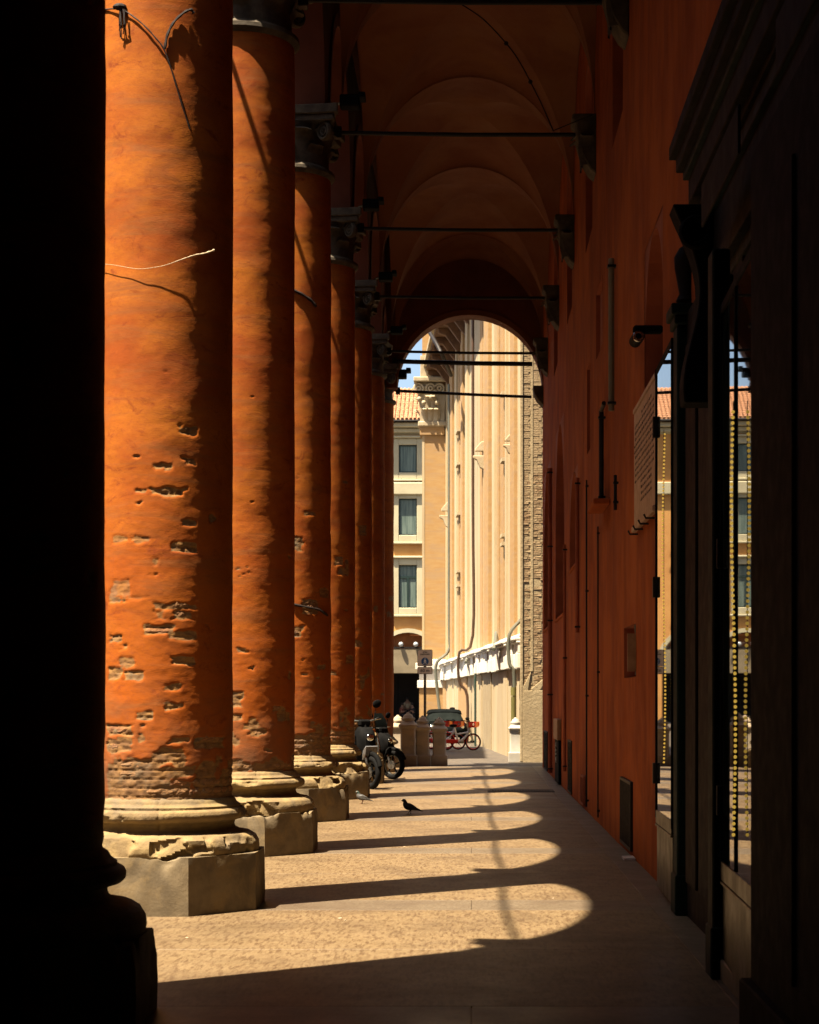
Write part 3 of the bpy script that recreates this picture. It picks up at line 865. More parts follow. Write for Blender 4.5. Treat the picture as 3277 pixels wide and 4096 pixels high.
CAPS = {}
def capital(parent, dz=0.0):
    c = MB()
    prof = [(0.60, 9.80), (0.66, 9.83), (0.695, 9.87), (0.69, 9.92), (0.63, 9.95), (0.60, 9.98), (0.60, 10.20), (0.62, 10.40), (0.68, 10.52), (0.70, 10.56)]
    c.lathe(prof, 40)
    bell = c.build('capital', 'sandcap', parent, 40)
    # abacus with concave sides
    pts = []
    A, cc = 0.80, 0.10
    for q in range(4):
        for i in range(7):
            t = -1 + 2 * i / 6
            x = t * A * 0.97; y = -(A - cc * (1 - t * t))
            a = q * PI / 2
            pts.append((x * math.cos(a) - y * math.sin(a), x * math.sin(a) + y * math.cos(a)))
    ab = MB(); ab.prism([(p[0] * 0.93, p[1] * 0.93) for p in pts], 'z', 10.56, 10.66); ab.prism(pts, 'z', 10.66, 10.80)
    ab.build('abacus', 'sandcap', bell, bevel=0.012)
    for row, (z, s, n_, off) in enumerate(((9.98, 0.34, 8, 0), (10.14, 0.40, 8, PI / 8))):
        for i in range(n_):
            a = i * 2 * PI / n_ + off
            l = bpy.data.objects.new('leaf', LEAF); link(l, bell)
            l.location = (0.52 * math.sin(a), -0.52 * math.cos(a), z); l.rotation_euler = (0, 0, a); l.scale = (s, s * 0.9, s)
    for q in range(4):
        a = PI / 4 + q * PI / 2
        v = MB()
        for k_, (rr, tr) in enumerate(((0.115, 0.030), (0.06, 0.026))):
            v.torus(rr, tr, 18, 6, T(rx=PI / 2))
        v.ball((0, 0, 0), 0.035, 8, 6)
        v.tube([(-0.10, 0, 0.06), (-0.26, 0, 0.03), (-0.36, 0, -0.12)], [0.03, 0.03, 0.02], 6)
        o = v.build('volute', 'sandcap', bell, 40)
        o.location = (0.83 * math.cos(a), 0.83 * math.sin(a), 10.43); o.rotation_euler = (0, 0, a); o.scale = (1, 1.8, 1)
    return bell

def c2patch(x0, y0, x1, y1, st=1.0, cy=16.85):
    """patch measured on the second column: converts to an angle range and a height range"""
    D = lambda rx, ry: ((400 + rx * 0.788) / 1.9, (1500 + ry * 0.788) / 1.9)
    (ax, ay), (bx, by) = D(x0, y0), D(x1, y1)
    def ang(px, py):
        p = 0.0
        for _ in range(6):
            Y = cy - R0 * math.cos(p)
            u = ((px - 993) * Y / F - CX) / R0
            p = math.asin(max(-0.98, min(0.98, u)))
        return p, Y
    p0, Ya = ang(ax, ay); p1, Yb = ang(bx, by)
    ym = (Ya + Yb) / 2
    return (min(p0, p1), max(p0, p1), zat(by, ym), zat(ay, ym), st)

P2 = [c2patch(*q) for q in [
    (245, 572, 430, 612), (172, 580, 245, 600), (318, 452, 360, 490), (285, 458, 318, 480, .7), (415, 255, 495, 300), (430, 420, 490, 460, .8), (410, 735, 490, 770),
    (360, 850, 495, 898), (65, 815, 155, 850, .6), (185, 820, 255, 850, .6), (268, 930, 298, 1065, .6), (55, 1040, 145, 1125, .55), (45, 1125, 105, 1160, .6), (105, 1125, 250, 1140, .5),
    (270, 1160, 490, 1195, .7), (370, 1195, 480, 1240), (265, 1195, 330, 1245, .6), (230, 1270, 378, 1312), (340, 1300, 490, 1345, .7), (360, 1430, 480, 1468),
    (85, 1432, 165, 1480, .7), (35, 1480, 118, 1550), (118, 1505, 228, 1552, .8), (50, 1322, 110, 1355), (325, 1570, 410, 1600, .8), (338, 1665, 425, 1703), (285, 1660, 340, 1675, .7),
    (175, 1710, 262, 1750), (37, 1778, 160, 1832), (352, 1835, 470, 1870), (470, 1838, 632, 1900), (42, 1850, 165, 1915), (105, 1360, 150, 1395, .6), (45, 1975, 250, 2050), (250, 1990, 480, 2045),
    (150, 2050, 350, 2110, .8), (45, 2080, 150, 2156, .8), (350, 2060, 480, 2120)]]
D3 = [(690, 1385, 745, 1412), (668, 1610, 728, 1690, 1), (668, 1725, 722, 1755, .9), (730, 1772, 768, 1798), (880, 1680, 940, 1710, .7), (895, 1710, 970, 1760, .7), (668, 1850, 700, 1900, .8), (815, 585, 820, 590, .5)]
P3 = [c2patch(*q, **{'cy': 22.75}) for q in D3]

def rand_patches(seed, n_, zmax):
    r = random.Random(seed); out = []
    for _ in range(n_):
        z = 1.1 + (zmax - 1.1) * r.random() ** 1.6; p = r.uniform(-1.7, 1.6); w = r.uniform(0.12, 0.5); h = r.choice((0.07, 0.08, 0.15, 0.23))
        out.append((p, p + w, z, z + h, r.uniform(0.7, 1)))
    return out

COLLABEL = [
    'leftmost round column, standing in full shade at the left edge',
    'nearest sunlit round orange column with broken plaster showing bricks',
    'second sunlit round orange column, pale chip above its octagonal plinth',
    'third sunlit round orange column with yellow broken base stone',
    'fourth sunlit round orange column, first scooter standing just beyond it',
    'fifth sunlit round orange column between the two parked scooters',
    'sixth sunlit round orange column just beyond the spoked front wheel',
    'farthest round column at the corner behind the grey stone bollards',
]
bricklib = {}
def curved_brick(w, h, seed):
    key = (round(w, 2), round(h, 3), seed % 5)
    if key in bricklib: return bricklib[key]
    r_ = random.Random(seed % 5 + int(w * 100)); n_ = 5
    vs = []; fs = []
    for i in range(n_ + 1):
        a = -w / 2 / R0 + w / R0 * i / n_
        for (dr, zz) in ((-0.05, -h / 2), (0, -h / 2 + 0.006), (0.004, 0), (0, h / 2 - 0.006), (-0.05, h / 2)):
            e = r_.uniform(-0.004, 0.004)
            rr = R0 + dr + e - (0.006 if i in (0, n_) else 0)
            vs.append((rr * math.sin(a), -rr * math.cos(a), zz + r_.uniform(-0.003, 0.003)))
    for i in range(n_):
        for j in range(4): 
            a = i * 5 + j
            fs.append((a, a + 5, a + 6, a + 1))
    fs.append((0, 1, 2, 3, 4)); fs.append(tuple(n_ * 5 + t for t in (4, 3, 2, 1, 0)))
    me = bpy.data.meshes.new('brick'); me.from_pydata(vs, [], fs); me.materials.append(MT['brick']); me.update()
    bricklib[key] = me
    return me

RES = [(96, 200), (320, 800), (240, 640), (180, 480), (150, 400), (120, 320), (110, 300), (96, 260)]
for i, yc in enumerate(COLY):
    c = empty('round_column', (CX + (0.10 if i == 7 else 0), yc, -0.18 if i == 7 else 0))
    tag(c, COLLABEL[i], 'column', 'columns of the portico')
    pats = P2 if i == 1 else P3 + rand_patches(31, 6, 5) if i == 2 else rand_patches(40 + i, 16, 6.0)
    me, samp = shaft_mesh(i + 1, 0.97, 9.86, *RES[i], pats, [1.6, 2.0, 1.35, 1.9, 2.4, 2.4, 2.2, 1.5][i])
    link(bpy.data.objects.new('shaft', me), c)
    v, f = plinth_mesh(i + 3); mesh_obj('plinth', v, f, 'plinth', c, 28)
    v, f = base_mesh(i + 2, wear=[0.4, 0.75, 1.0, 0.9, 1.0, 1.0, 0.8, .6][i]); mesh_obj('base_moulding', v, f, 'sand', c, 50)
    capital(c)
    # exposed bricks
    nb = 0
    r_ = random.Random(70 + i)
    if 0 < i < 7:
        row = 0; z = 1.06
        while z < 7.6 and nb < (120 if i == 1 else 34):
            a = -1.75 + (row % 2) * 0.21
            while a < 1.7:
                w = r_.choice((0.26, 0.26, 0.13))
                ac = a + w / 2 / R0
                m_, rr = samp(ac, z)
                m2, _ = samp(ac - w * 0.35 / R0, z); m3, _ = samp(ac + w * 0.35 / R0, z)
                if m_ > 0.55 and m2 > 0.45 and m3 > 0.45 and r_.random() < 0.75:
                    b = bpy.data.objects.new('brick', curved_brick(w - 0.012, 0.058, r_.randint(0, 99)))
                    link(b, c); b.rotation_euler = (0, 0, ac); b.location = (-(R0 - rr + 0.002) * math.sin(ac) * 0.7, (R0 - rr + 0.002) * math.cos(ac) * 0.7, z)
                    nb += 1
                a += w / R0
            z += 0.078; row += 1

# ================================================================== tie rods, lights, cables
def tie_rod(y, z, xl, zr=0.0, r=0.035, label=''):
    t = empty('tie_rod', (0, y, z)); tag(t, label, 'tie rod', 'iron tie rods under the vault')
    MB().tube([(xl, 0, 0), ((xl + WX) / 2, 0, zr / 2 - 0.015), (WX - 0.3, 0, zr)], r, 8).build('rod', 'iron', t, 40)
    MB().box(xl - 0.12, xl, -0.06, 0.06, -0.09, 0.09).build('anchor', 'iron', t, bevel=0.01)
    return t
RODL = ['black iron tie rod crossing the very top edge of the picture', 'uppermost complete black tie rod crossing beneath the vaults', 'second complete black tie rod crossing beneath the vaults',
        'third black tie rod, thin against the dark far vault', 'thin tie rod highest of the three seen against the lit church']
for k_, (y, z) in enumerate(((22.75, 10.42), (28.65, 10.58), (34.6, 10.60), (40.5, 10.60), (46.4, 10.50))):
    tie_rod(y, z, -2.0, -0.03 * (1 + 0.6 * (k_ > 3)), 0.034, RODL[k_])
tie_rod(48.9, 10.70, -1.97, -0.07, 0.060, 'thickest tie rod, in the middle of the three seen against the church')
tie_rod(49.5, 10.02, -1.9, -0.16, 0.040, 'lowest tie rod spanning the exit arch at its springing')

def floodlight(y, label, big=1.0, x=-1.92, z=10.86):
    f = empty('floodlight', (x, y - 0.25, z)); f.scale = (big, big, big); tag(f, label, 'floodlight', 'floodlights on the capitals')
    MB().box(-0.09, 0.21, -0.13, 0.13, 0.02, 0.20).build('housing', 'blackplastic', f, bevel=0.02)
    MB().box(0.20, 0.30, -0.15, 0.15, 0.15, 0.23).build('visor', 'blackplastic', f, bevel=0.01)
    MB().tube([(-0.25, 0, -0.04), (-0.16, 0, 0.08), (-0.05, 0, 0.1)], 0.02, 6).build('bracket', 'alloy', f)
    MB().box(-0.35, -0.12, -0.06, 0.06, -0.06, 0.0).build('junction_box', 'sandcap', f)
FL = ['black floodlight on the capital cut by the top of the picture', 'black floodlight beside the uppermost complete tie rod', 'black floodlight beside the second complete tie rod', 'black floodlight beside the third tie rod', 'black floodlight above the thin highest rod of the exit arch']
for k_, lb in zip(range(2, 7), FL): floodlight(COLY[k_], lb)
floodlight(49.5, 'black floodlight silhouetted against the blue sky at the exit arch', 1.25, -1.98, 10.28)

# drooping cable along the street side: throws the wavy line across the light pools
mb = MB(); pts = []
for a, b in zip(COLY[:-1], COLY[1:]):
    for i in range(10):
        t = i / 10
        pts.append((-3.7, a + (b - a) * t, 12.1 - 0.22 * 4 * t * (1 - t)))
mb.tube(pts, 0.032, 6)
o = mb.build('street_cable', 'cable', None, 40); tag(o, 'thick sagging cable strung along the street side of the arches', 'cable')

# cables and twine on the columns; two dark strands draw cast shadows
def on_col(yc, px, py, off=0.012):
    p = 0.0
    for _ in range(6):
        Y = yc - (R0 + off) * math.cos(p)
        u = ((px - 993) * Y / F - CX) / (R0 + off)
        p = math.asin(max(-0.99, min(0.99, u)))
    Y = yc - (R0 + off) * math.cos(p)
    return Vector(((px - 993) * Y / F, Y, zat(py, Y)))
def spline(pts, n_=6):
    pts = [Vector(p) for p in pts]; out = []
    for i in range(len(pts) - 1):
        p0 = pts[max(i - 1, 0)]; p1 = pts[i]; p2 = pts[i + 1]; p3 = pts[min(i + 2, len(pts) - 1)]
        for k_ in range(n_):
            t = k_ / n_
            out.append(0.5 * ((2 * p1) + (-p0 + p2) * t + (2 * p0 - 5 * p1 + 4 * p2 - p3) * t * t + (-p0 + 3 * p1 - 3 * p2 + p3) * t ** 3))
    out.append(pts[-1])
    return out
def col_dark_line(yc, pts, r, label, m='cable', off=0.02, name='cable'):
    P = spline([on_col(yc, x, y, off) for x, y in pts])
    rs = [r * (0.8 + 0.5 * abs(math.sin(i * 0.7))) for i in range(len(P))] if isinstance(r, float) else r
    o = MB().tube(P, rs, 6).build(name, m, None, 40)
    tag(o, label, 'cable')
    return o
c2 = 16.85
col_dark_line(c2, [(205, 22), (240, 18), (262, 22), (300, 50), (328, 80), (345, 103), (362, 150), (380, 210), (400, 272)], 0.006, 'thin dark cable running down across the top of the nearest sunlit column')  # dark strand laid on the shaft in place of a cast shadow
col_dark_line(c2, [(347, 103), (352, 75), (365, 48), (385, 28), (402, 20), (408, 28)], 0.011, 'thick dark loop of cable at the top of the nearest sunlit column')  # looped strand, likewise a cast shadow drawn as a dark tube
col_dark_line(28.65, [(612, 609), (632, 617), (655, 632), (666, 646)], 0.020, 'dark cable looped round the upper third sunlit column')
col_dark_line(28.65, [(614, 1272), (650, 1279), (672, 1284), (690, 1296)], 0.018, 'dark cable looped low round the third sunlit column')
mb = MB()
for k_ in range(6):
    x = 250 + rng.uniform(0, 20)
    mb.tube([on_col(c2, x, 18 + rng.uniform(-6, 6), 0.04), on_col(c2, x + rng.uniform(-3, 5), 45 + rng.uniform(0, 10), 0.05), on_col(c2, x + rng.uniform(-4, 4), 55 + rng.uniform(0, 28), 0.03)], 0.005, 5)
mb.ball(on_col(c2, 252, 14, 0.03), 0.045, 8, 6, (1.4, 0.8, 0.7))
o = mb.build('hanging_tuft', 'cable'); tag(o, 'small hanging tuft of strands near the top left of the nearest sunlit column', 'tuft')
pts = [(960, 2), (1015, 38), (1066, 91), (1093, 128), (1117, 172), (1142, 222), (1165, 275)]
mb = MB(); P = [Vector((xat(x, 28.1), 28.1, zat(y, 28.1))) for x, y in pts]
mb.tube(spline(P), 0.010, 5)
for q in (2, 4): mb.ball(P[q], 0.035, 8, 6)
mb.tube([P[-1], Vector((WX - 0.05, 28.1, P[-1].z + 0.25))], 0.008, 5)
o = mb.build('ceiling_cable', 'cable', None, 40); tag(o, 'thin dark cable with two knots slung under the vault above the uppermost complete tie rod', 'cable')
mb = MB(); r_ = random.Random(21)
for (px_, py_, sz) in ((716, 1934, .028), (727, 1938, .012), (394, 1975, .016), (852, 1783, .02), (905, 1640, .03), (1165, 1892, .014)):
    p_ = gnd(px_, py_); n_ = 9
    vs = [(p_.x + sz * r_.uniform(.5, 1) * math.cos(2 * PI * i / n_), p_.y + sz * 1.6 * r_.uniform(.5, 1) * math.sin(2 * PI * i / n_), 0.003) for i in range(n_)]
    mb.add(vs + [(v_[0], v_[1], 0.0005) for v_ in vs], [tuple(range(n_))] + [(i, (i + 1) % n_, n_ + (i + 1) % n_, n_ + i) for i in range(n_)])
o = mb.build('droppings', 'plaque'); o.data.materials.clear(); o.data.materials.append(MT['bollard']); o['kind'] = 'stuff'; o['label'] = 'small pale bird droppings scattered over the sunlit portico floor'
# pale twine standing off the shaft
tw = [(205, 555), (240, 558), (290, 566), (330, 562), (355, 556), (385, 545), (410, 537), (432, 533), (452, 526)]
P = spline([on_col(c2, x, y, 0.035 + 0.10 * max(0, (x - 380) / 72) ** 2) for x, y in tw])
o = MB().tube(P, [0.0025 + 0.007 * max(0, (i - 24) / 24) * (1 + 0.5 * math.sin(i * 1.9)) for i in range(len(P))], 6).build('twine', 'twine', None, 40)
tag(o, 'pale twisted twine hanging in front of the nearest sunlit column', 'twine')

# ================================================================== things on the long wall
def wall_pt(px): return WX * F / (px - 993.0)
# stone plaque with engraved lines
pq = empty('wall_plaque', (WX - 0.045, 19.98, 4.46)); tag(pq, 'rectangular engraved stone plaque on the ochre wall beside the shop', 'plaque')
MB().box(0, 0.044, -1.22, 1.22, -0.63, 0.65).build('tablet', 'plaque', pq, bevel=0.008)
MB().box(-0.012, 0.03, -1.24, 1.24, 0.652, 0.70).build('cornice', 'plaque', pq, bevel=0.005)
MB().box(-0.03, 0.03, -1.24, 1.24, -0.70, -0.635).build('shelf', 'plaque', pq, bevel=0.01)
mb = MB(); r_ = random.Random(5)
for row in range(15):
    z = 0.54 - row * 0.068; y = -1.08 + (0.25 if row in (0, 11, 12, 13, 14) else 0)
    ymax = 1.08 if row not in (0, 11, 12, 13, 14) else 0.3
    while y < ymax:
        w = r_.uniform(0.05, 0.16)
        for q in range(int(w / 0.022)):
            yy_ = y + q * 0.022; h = r_.choice((0.018, 0.026, 0.034))
            mb.box(-0.0015, 0.0005, yy_, yy_ + 0.013, z - 0.017, z - 0.017 + h)
        y += w + 0.035
mb.build('lettering', 'ink', pq)
for y in (-0.95, -0.32, 0.32, 0.95):
    MB().tube([(0.02, y, -0.74), (-0.07, y, -0.74), (-0.09, y, -0.70)], 0.012, 6).build('hook', 'iron', pq)
# security lamp
sl = empty('security_camera', (1.62, 18.6, zat(705, 18.4))); tag(sl, 'round black security camera with glass lens high on the ochre wall', 'camera')
MB().tube([(0.04, 0.25, 0.02), (0.04, -0.12, 0.0)], 0.062, 16).build('housing', 'blackplastic', sl, 40)
MB().tube([(0.04, -0.121, 0.0), (0.04, -0.14, 0.0)], [0.058, 0.05], 16).build('lens', 'chrome', sl, 40)
MB().tube([(0.04, -0.139, 0), (0.04, -0.145, 0)], 0.03, 12).build('lens_core', 'black', sl, 40)
MB().box(0.0, 0.30, 0.0, 0.1, 0.06, 0.14).build('bracket', 'blackplastic', sl, bevel=0.02)
# niche with meter and open door
nm = empty('meter_box', (WX, 22.2, 2.12)); tag(nm, 'open meter niche with round pale dial and loose door in the ochre wall', 'meter')
MB().tube([(0.08, 0.1, 0.30), (0.18, 0.1, 0.30)], 0.17, 20).build('dial', 'wood', nm, 40)
MB().box(-0.10, 0.0, -0.76, -0.735, 0.06, 0.5, T(rz=0.0)).build('door', 'wood', nm, bevel=0.004)
MB().tube([(0.03, -0.6, 0.02), (0.05, -0.55, 0.3), (0.02, -0.6, 0.6)], 0.03, 8).build('pipe', 'pipe', nm)
# duct, pipes
def wall_pipe(label, y, z0, z1, r=0.03, m='pipebrown', x=None, extra=None):
    x = WX - r - 0.02 if x is None else x
    p = empty('wall_pipe', (x, y, z0)); tag(p, label, 'pipe')
    MB().tube([(0, 0, 0), (0, 0, z1 - z0)], r, 8).build('pipe', m, p, 40)
    nn = max(2, int((z1 - z0) / 1.2))
    for i in range(nn):
        MB().box(-r * 1.3, r + 0.03, -r * 1.3, r * 1.3, 0.1 + (z1 - z0 - 0.2) * i / (nn - 1) - 0.015, 0.1 + (z1 - z0 - 0.2) * i / (nn - 1) + 0.015).build('clamp', 'iron', p)
    return p
wall_pipe('pale square cable duct standing vertical high on the ochre wall', 24.45, 5.65, 7.65, 0.04, 'housebeige')
p = wall_pipe('dark pipe with bent top above the small bracket shelf', 26.4, 4.62, 5.95, 0.035, 'iron')
MB().box(-0.18, 0.05, -1.0, 0.35, -0.10, -0.02).build('shelf', 'wall', p, bevel=0.015)
MB().tube([(0, 0, 1.33), (0, -0.5, 1.36)], 0.03, 8).build('elbow', 'iron', p, 40)
wall_pipe('thin vertical cable down the wall, nearer the plaque', 27.45, 0.1, 4.4, 0.012, 'iron')
wall_pipe('thin vertical cable down the wall, farther from the plaque', 30.15, 0.1, 5.4, 0.014, 'iron')
wall_pipe('short red painted pipe on the wall above the middle grille', 32.4, 3.0, 5.7, 0.035, 'wallin')
wall_pipe('narrow red painted pipe on the wall near the middle window recess', 36.9, 0.4, 4.9, 0.03, 'wallin')
wall_pipe('long red painted drainpipe near the far end of the ochre wall', 43.3, 0.1, 7.2, 0.05, 'wallin')
wall_pipe('short cable stub on the wall above the meter niche', 24.0, 4.3, 4.75, 0.022, 'iron')
def grille(y0, y1, z0, z1, label, arch=False, m='grille'):
    w = y1 - y0; h = z1 - z0
    gr = empty('wall_grille', (WX - 0.03, (y0 + y1) / 2, z0)); tag(gr, label, 'grille', 'grilles along the foot of the wall')
    mb = MB(); t = 0.035
    mb.box(0, 0.034, -w / 2, -w / 2 + t, 0, h); mb.box(0, 0.034, w / 2 - t, w / 2, 0, h); mb.box(0, 0.034, -w / 2 + t, w / 2 - t, 0, t); mb.box(0, 0.034, -w / 2 + t, w / 2 - t, h - t, h)
    mb.build('frame', m, gr)
    MB().box(0.026, 0.030, -w / 2 + t, w / 2 - t, t, h - t).build('backing', 'dark', gr)
    n_ = max(4, int(w / 0.09)); b = None
    for i in range(n_):
        y = -w / 2 + t + (w - 2 * t) * (i + 0.5) / n_
        if b is None: b = MB().box(0.004, 0.024, -0.011, 0.011, t, h - t).build('bar', m, gr, loc=(0, y, 0))
        else: copy_obj(b, gr, (0, y, 0))
grille(21.9, 23.45, 0.06, 0.88, 'large dark barred grille at the wall foot below the meter niche')
grille(34.9, 36.2, 0.04, 1.05, 'dark tall grille at the wall foot, second from the viewer')
grille(31.1, 32.0, 0.05, 0.55, 'low ochre painted grille at the wall foot before the tall one', m='wallin')
grille(46.2, 48.2, 0.02, 1.0, 'farthest dark grille at the wall foot beside the brick pier')
dr = empty('wall_cabinet', (WX - 0.06, 40.2, 0)); tag(dr, 'narrow dark cabinet with pale wooden top against the far ochre wall', 'cabinet')
MB().box(0, 0.06, -0.85, 0.85, 0.02, 0.95).build('body', 'black', dr, bevel=0.01)
MB().box(-0.03, 0.06, -0.85, 0.85, 0.955, 1.40).build('top_panel', 'wood', dr, bevel=0.01)
MB().box(-0.02, 0.0, 0.1, 0.16, 0.45, 0.9).build('handle', 'chrome', dr)
ps = MB().box(WX - 0.14, WX - 0.01, 21.4, 21.75, 0.0, 0.028, None).build('paper_scrap', 'signwhite'); tag(ps, 'small pale scrap of paper at the wall foot below the large grille', 'paper')

# ================================================================== shop front on the right
sf = empty('shop_front', (0, 0, 0)); tag(sf, 'dark green and brown timber shop front along the right edge', 'shop front')
# post A
mb = MB(); mb.box(1.775, 1.995, 16.05, 16.35, 0, 5.10); mb.box(1.755, 2.01, 16.03, 16.37, 0, 0.35)
mb.build('post', 'green', sf, bevel=0.012)
mb = MB(); mb.box(1.75, 2.0, 16.0, 16.4, 5.105, 5.18); mb.box(1.72, 2.0, 15.97, 16.43, 5.185, 5.28); mb.build('post_capital', 'green', sf, bevel=0.01)
MB().lathe([(0.06, 5.285), (0.10, 5.34), (0.07, 5.40), (0.11, 5.62), (0.115, 5.72), (0.07, 5.80), (0.02, 5.83)], 16, T(1.88, 16.2, 0)).build('finial', 'darkwood', sf, 40)
# recessed doorway wall, post B
MB().box(1.86, 1.90, 12.75, 16.04, 0, 5.2).build('back_panel', 'darkwood', sf)
MB().box(1.83, 1.86, 15.2, 15.9, 0.3, 4.9).build('door_panel', 'darkwood', sf, bevel=0.01)
MB().box(1.83, 1.86, 13.2, 15.0, 0.3, 4.9).build('door_panel', 'darkwood', sf, bevel=0.01)
mb = MB(); mb.box(1.615, 1.735, 12.45, 12.70, 0, 4.9); mb.box(1.60, 1.75, 12.43, 12.72, 0, 0.35); mb.build('post', 'green', sf, bevel=0.012)
# near pier
mb = MB(); mb.box(1.555, 1.90, 3.0, 10.35, 0, 4.9); mb.build('pier', 'black', sf, bevel=0.01)
mb = MB(); mb.box(1.535, 1.553, 8.9, 10.2, 0.5, 4.5); mb.box(1.535, 1.553, 6.9, 8.6, 0.5, 4.5); mb.box(1.535, 1.553, 4.0, 6.6, 0.5, 4.5); mb.build('pier_panel', 'black', sf, bevel=0.008)
MB().box(1.50, 1.90, 2.9, 10.42, -0.0, 0.32).build('skirting', 'black', sf, bevel=0.012)
MB().box(1.66, 1.90, 10.43, 12.42, 0.0, 0.14).build('threshold', 'band', sf, bevel=0.01)
# entablature
lay = [(1.66, 4.92, 5.02), (1.60, 5.022, 5.14), (1.64, 5.142, 5.55), (1.60, 5.552, 5.66), (1.57, 5.662, 5.72), (1.50, 5.722, 5.92), (1.46, 5.922, 5.99), (1.41, 5.992, 6.10), (1.36, 6.102, 6.20), (1.48, 6.202, 6.34), (1.42, 6.342, 6.38)]
for k_, (x, z0, z1) in enumerate(lay):
    x = min(1.86, x + 0.19)
    MB().box(x, 1.90, 2.5, 14.75 - (x - 1.35) * 0.8, z0, z1).build('cornice_moulding', 'darkwood' if k_ % 3 else 'green', sf, bevel=0.006)
for z in (6.10, 6.20):
    pass
# curved console bracket below the cornice end
pts = []
for i in range(17):
    t = i / 16
    z = 5.62 - t * 1.5
    x = 1.57 + 0.10 * math.sin(t * PI * 1.7 - 0.5) + 0.14 * t
    pts.append((x, z))
pts += [(1.9, 4.12), (1.9, 5.62)]
MB().prism(pts, 'y', 14.05, 14.35).build('console', 'black', sf, bevel=0.01)
v = MB().torus(0.10, 0.035, 20, 6, T(1.70, 14.03, 5.40, rx=PI / 2)); v.build('console_scroll', 'black', sf, 40)
for k_, (y, zt) in enumerate(((12.2, 5.5), (9.0, 5.5), (6.0, 5.5))):
    MB().box(1.62, 1.638, y - 0.9, y + 0.9, 5.2, 5.5).build('frieze_panel', 'darkwood', sf, bevel=0.006)

def glass_leaf(name, p0, p1, z0, z1, label, bar_at=None, hinges=()):
    """p0 far end, p1 near end of the leaf, seen from above"""
    a = Vector((p0[0], p0[1], 0)); b = Vector((p1[0], p1[1], 0))
    L = (b - a).length; ang = math.atan2(b.y - a.y, b.x - a.x)
    d = empty(name, (a.x, a.y, 0), ang); tag(d, label, 'glass door')
    # local x runs from far to near, local -y faces the corridor?  normal side chosen below
    s = 1 if (Matrix.Rotation(ang, 3, 'Z') @ Vector((0, 1, 0))).x < 0 else -1
    def bx(x0, x1, y0, y1, zz0, zz1, nm, m, bev=0.004):
        lo, hi = sorted((s * y0, s * y1))
        return MB().box(x0, x1, lo, hi, zz0, zz1).build(nm, m, d, bevel=bev)
    bx(0.0, L, -0.02, 0.0, z0 + 0.0, z1, 'pane', 'glass', None)
    bx(-0.025, 0.0, -0.03, 0.012, z0 - 0.08, z1 + 0.06, 'stile', 'black')
    bx(L, L + 0.03, -0.03, 0.012, z0 - 0.08, z1 + 0.06, 'stile', 'black')
    bx(0, L, -0.03, 0.008, z1, z1 + 0.06, 'rail', 'black')
    bx(0, L, -0.03, 0.008, z0 - 0.13, z0 - 0.004, 'rail', 'kick')
    bx(0.0, L, -0.035, 0.014, z0 - 0.155, z0 - 0.135, 'rail_moulding', 'kick')
    bx(0.0, L, -0.03, -0.005, 0.05, z0 - 0.157, 'kick_panel', 'kick')
    if bar_at is not None:
        bx(bar_at * L - 0.02, bar_at * L + 0.02, 0.0, 0.012, z0, z1, 'glazing_bar', 'black')
    for hz in hinges:
        bx(-0.06, 0.02, 0.0, 0.035, hz, hz + 0.2, 'hinge', 'iron')
    return d
glass_leaf('glass_door', (1.790, 17.98), (1.772, 16.42), 0.80, 5.0, 'far narrow glass door leaf reflecting the street between wall and green post', hinges=(1.05, 2.85, 4.4))
glass_leaf('glass_door', (1.672, 12.40), (1.617, 10.45), 0.80, 4.45, 'near wide glass door leaf reflecting the street between green post and black pier', bar_at=0.42, hinges=(1.1, 2.75))
def beads(x, y, z0, z1, label, r=0.011):
    s = empty('light_string', (x, y, z0)); tag(s, label, 'light string', 'golden light strings at the shop doors')
    n_ = int((z1 - z0) / 0.034); me = None
    base = MB().ball((0, 0, 0), r, 8, 6).build('bulb', 'brass', s, 60)
    base.location = (0, 0, 0)
    for i in range(1, n_):
        copy_obj(base, s, (0.012 * math.sin(i * 0.08), 0.0, i * 0.034))
    MB().tube([(0, 0, 0), (0, 0, z1 - z0)], 0.003, 5).build('cord', 'cable', s)
beads(1.600, 11.35, 1.05, 3.7, 'string of small golden lights hanging at the near glass door')
beads(1.735, 16.75, 1.3, 4.3, 'string of small golden lights hanging at the far glass door', 0.010)

# ================================================================== beyond the portico
# ---- church
WA = 5.26; WS = 0.0652
def wx_(y, p=0.0): return WA - p - WS * y
def ypx(px, p=0.0): return (WA - p) * F / (px - 738.0)
ch = empty('church', (0, 0, 0)); tag(ch, 'sunlit cream and ochre church flank with pilasters and white marble course', 'church')
ZE = 19.5
def wseg(name, ya, yb, pa, depth, z0, z1, m, bevel=None):
    vs = [(wx_(ya, pa), ya, z0), (wx_(yb, pa), yb, z0), (wx_(yb, pa) + depth, yb, z0), (wx_(ya, pa) + depth, ya, z0)]
    vs += [(v_[0], v_[1], z1) for v_ in vs]
    return MB().add(vs, [(0, 1, 2, 3), (7, 6, 5, 4), (0, 4, 5, 1), (1, 5, 6, 2), (2, 6, 7, 3), (3, 7, 4, 0)]).build(name, m, ch, bevel=bevel)
BT, BB = 3.71, 2.72     # marble course top / bottom heights
wseg('upper_wall', 54.0, 103, 0.0, 3.0, BT - 0.1, 24, 'cream')
wseg('lower_wall', 54.0, 103, 0.24, 3.0, -0.03, BT - 0.11, 'cream')
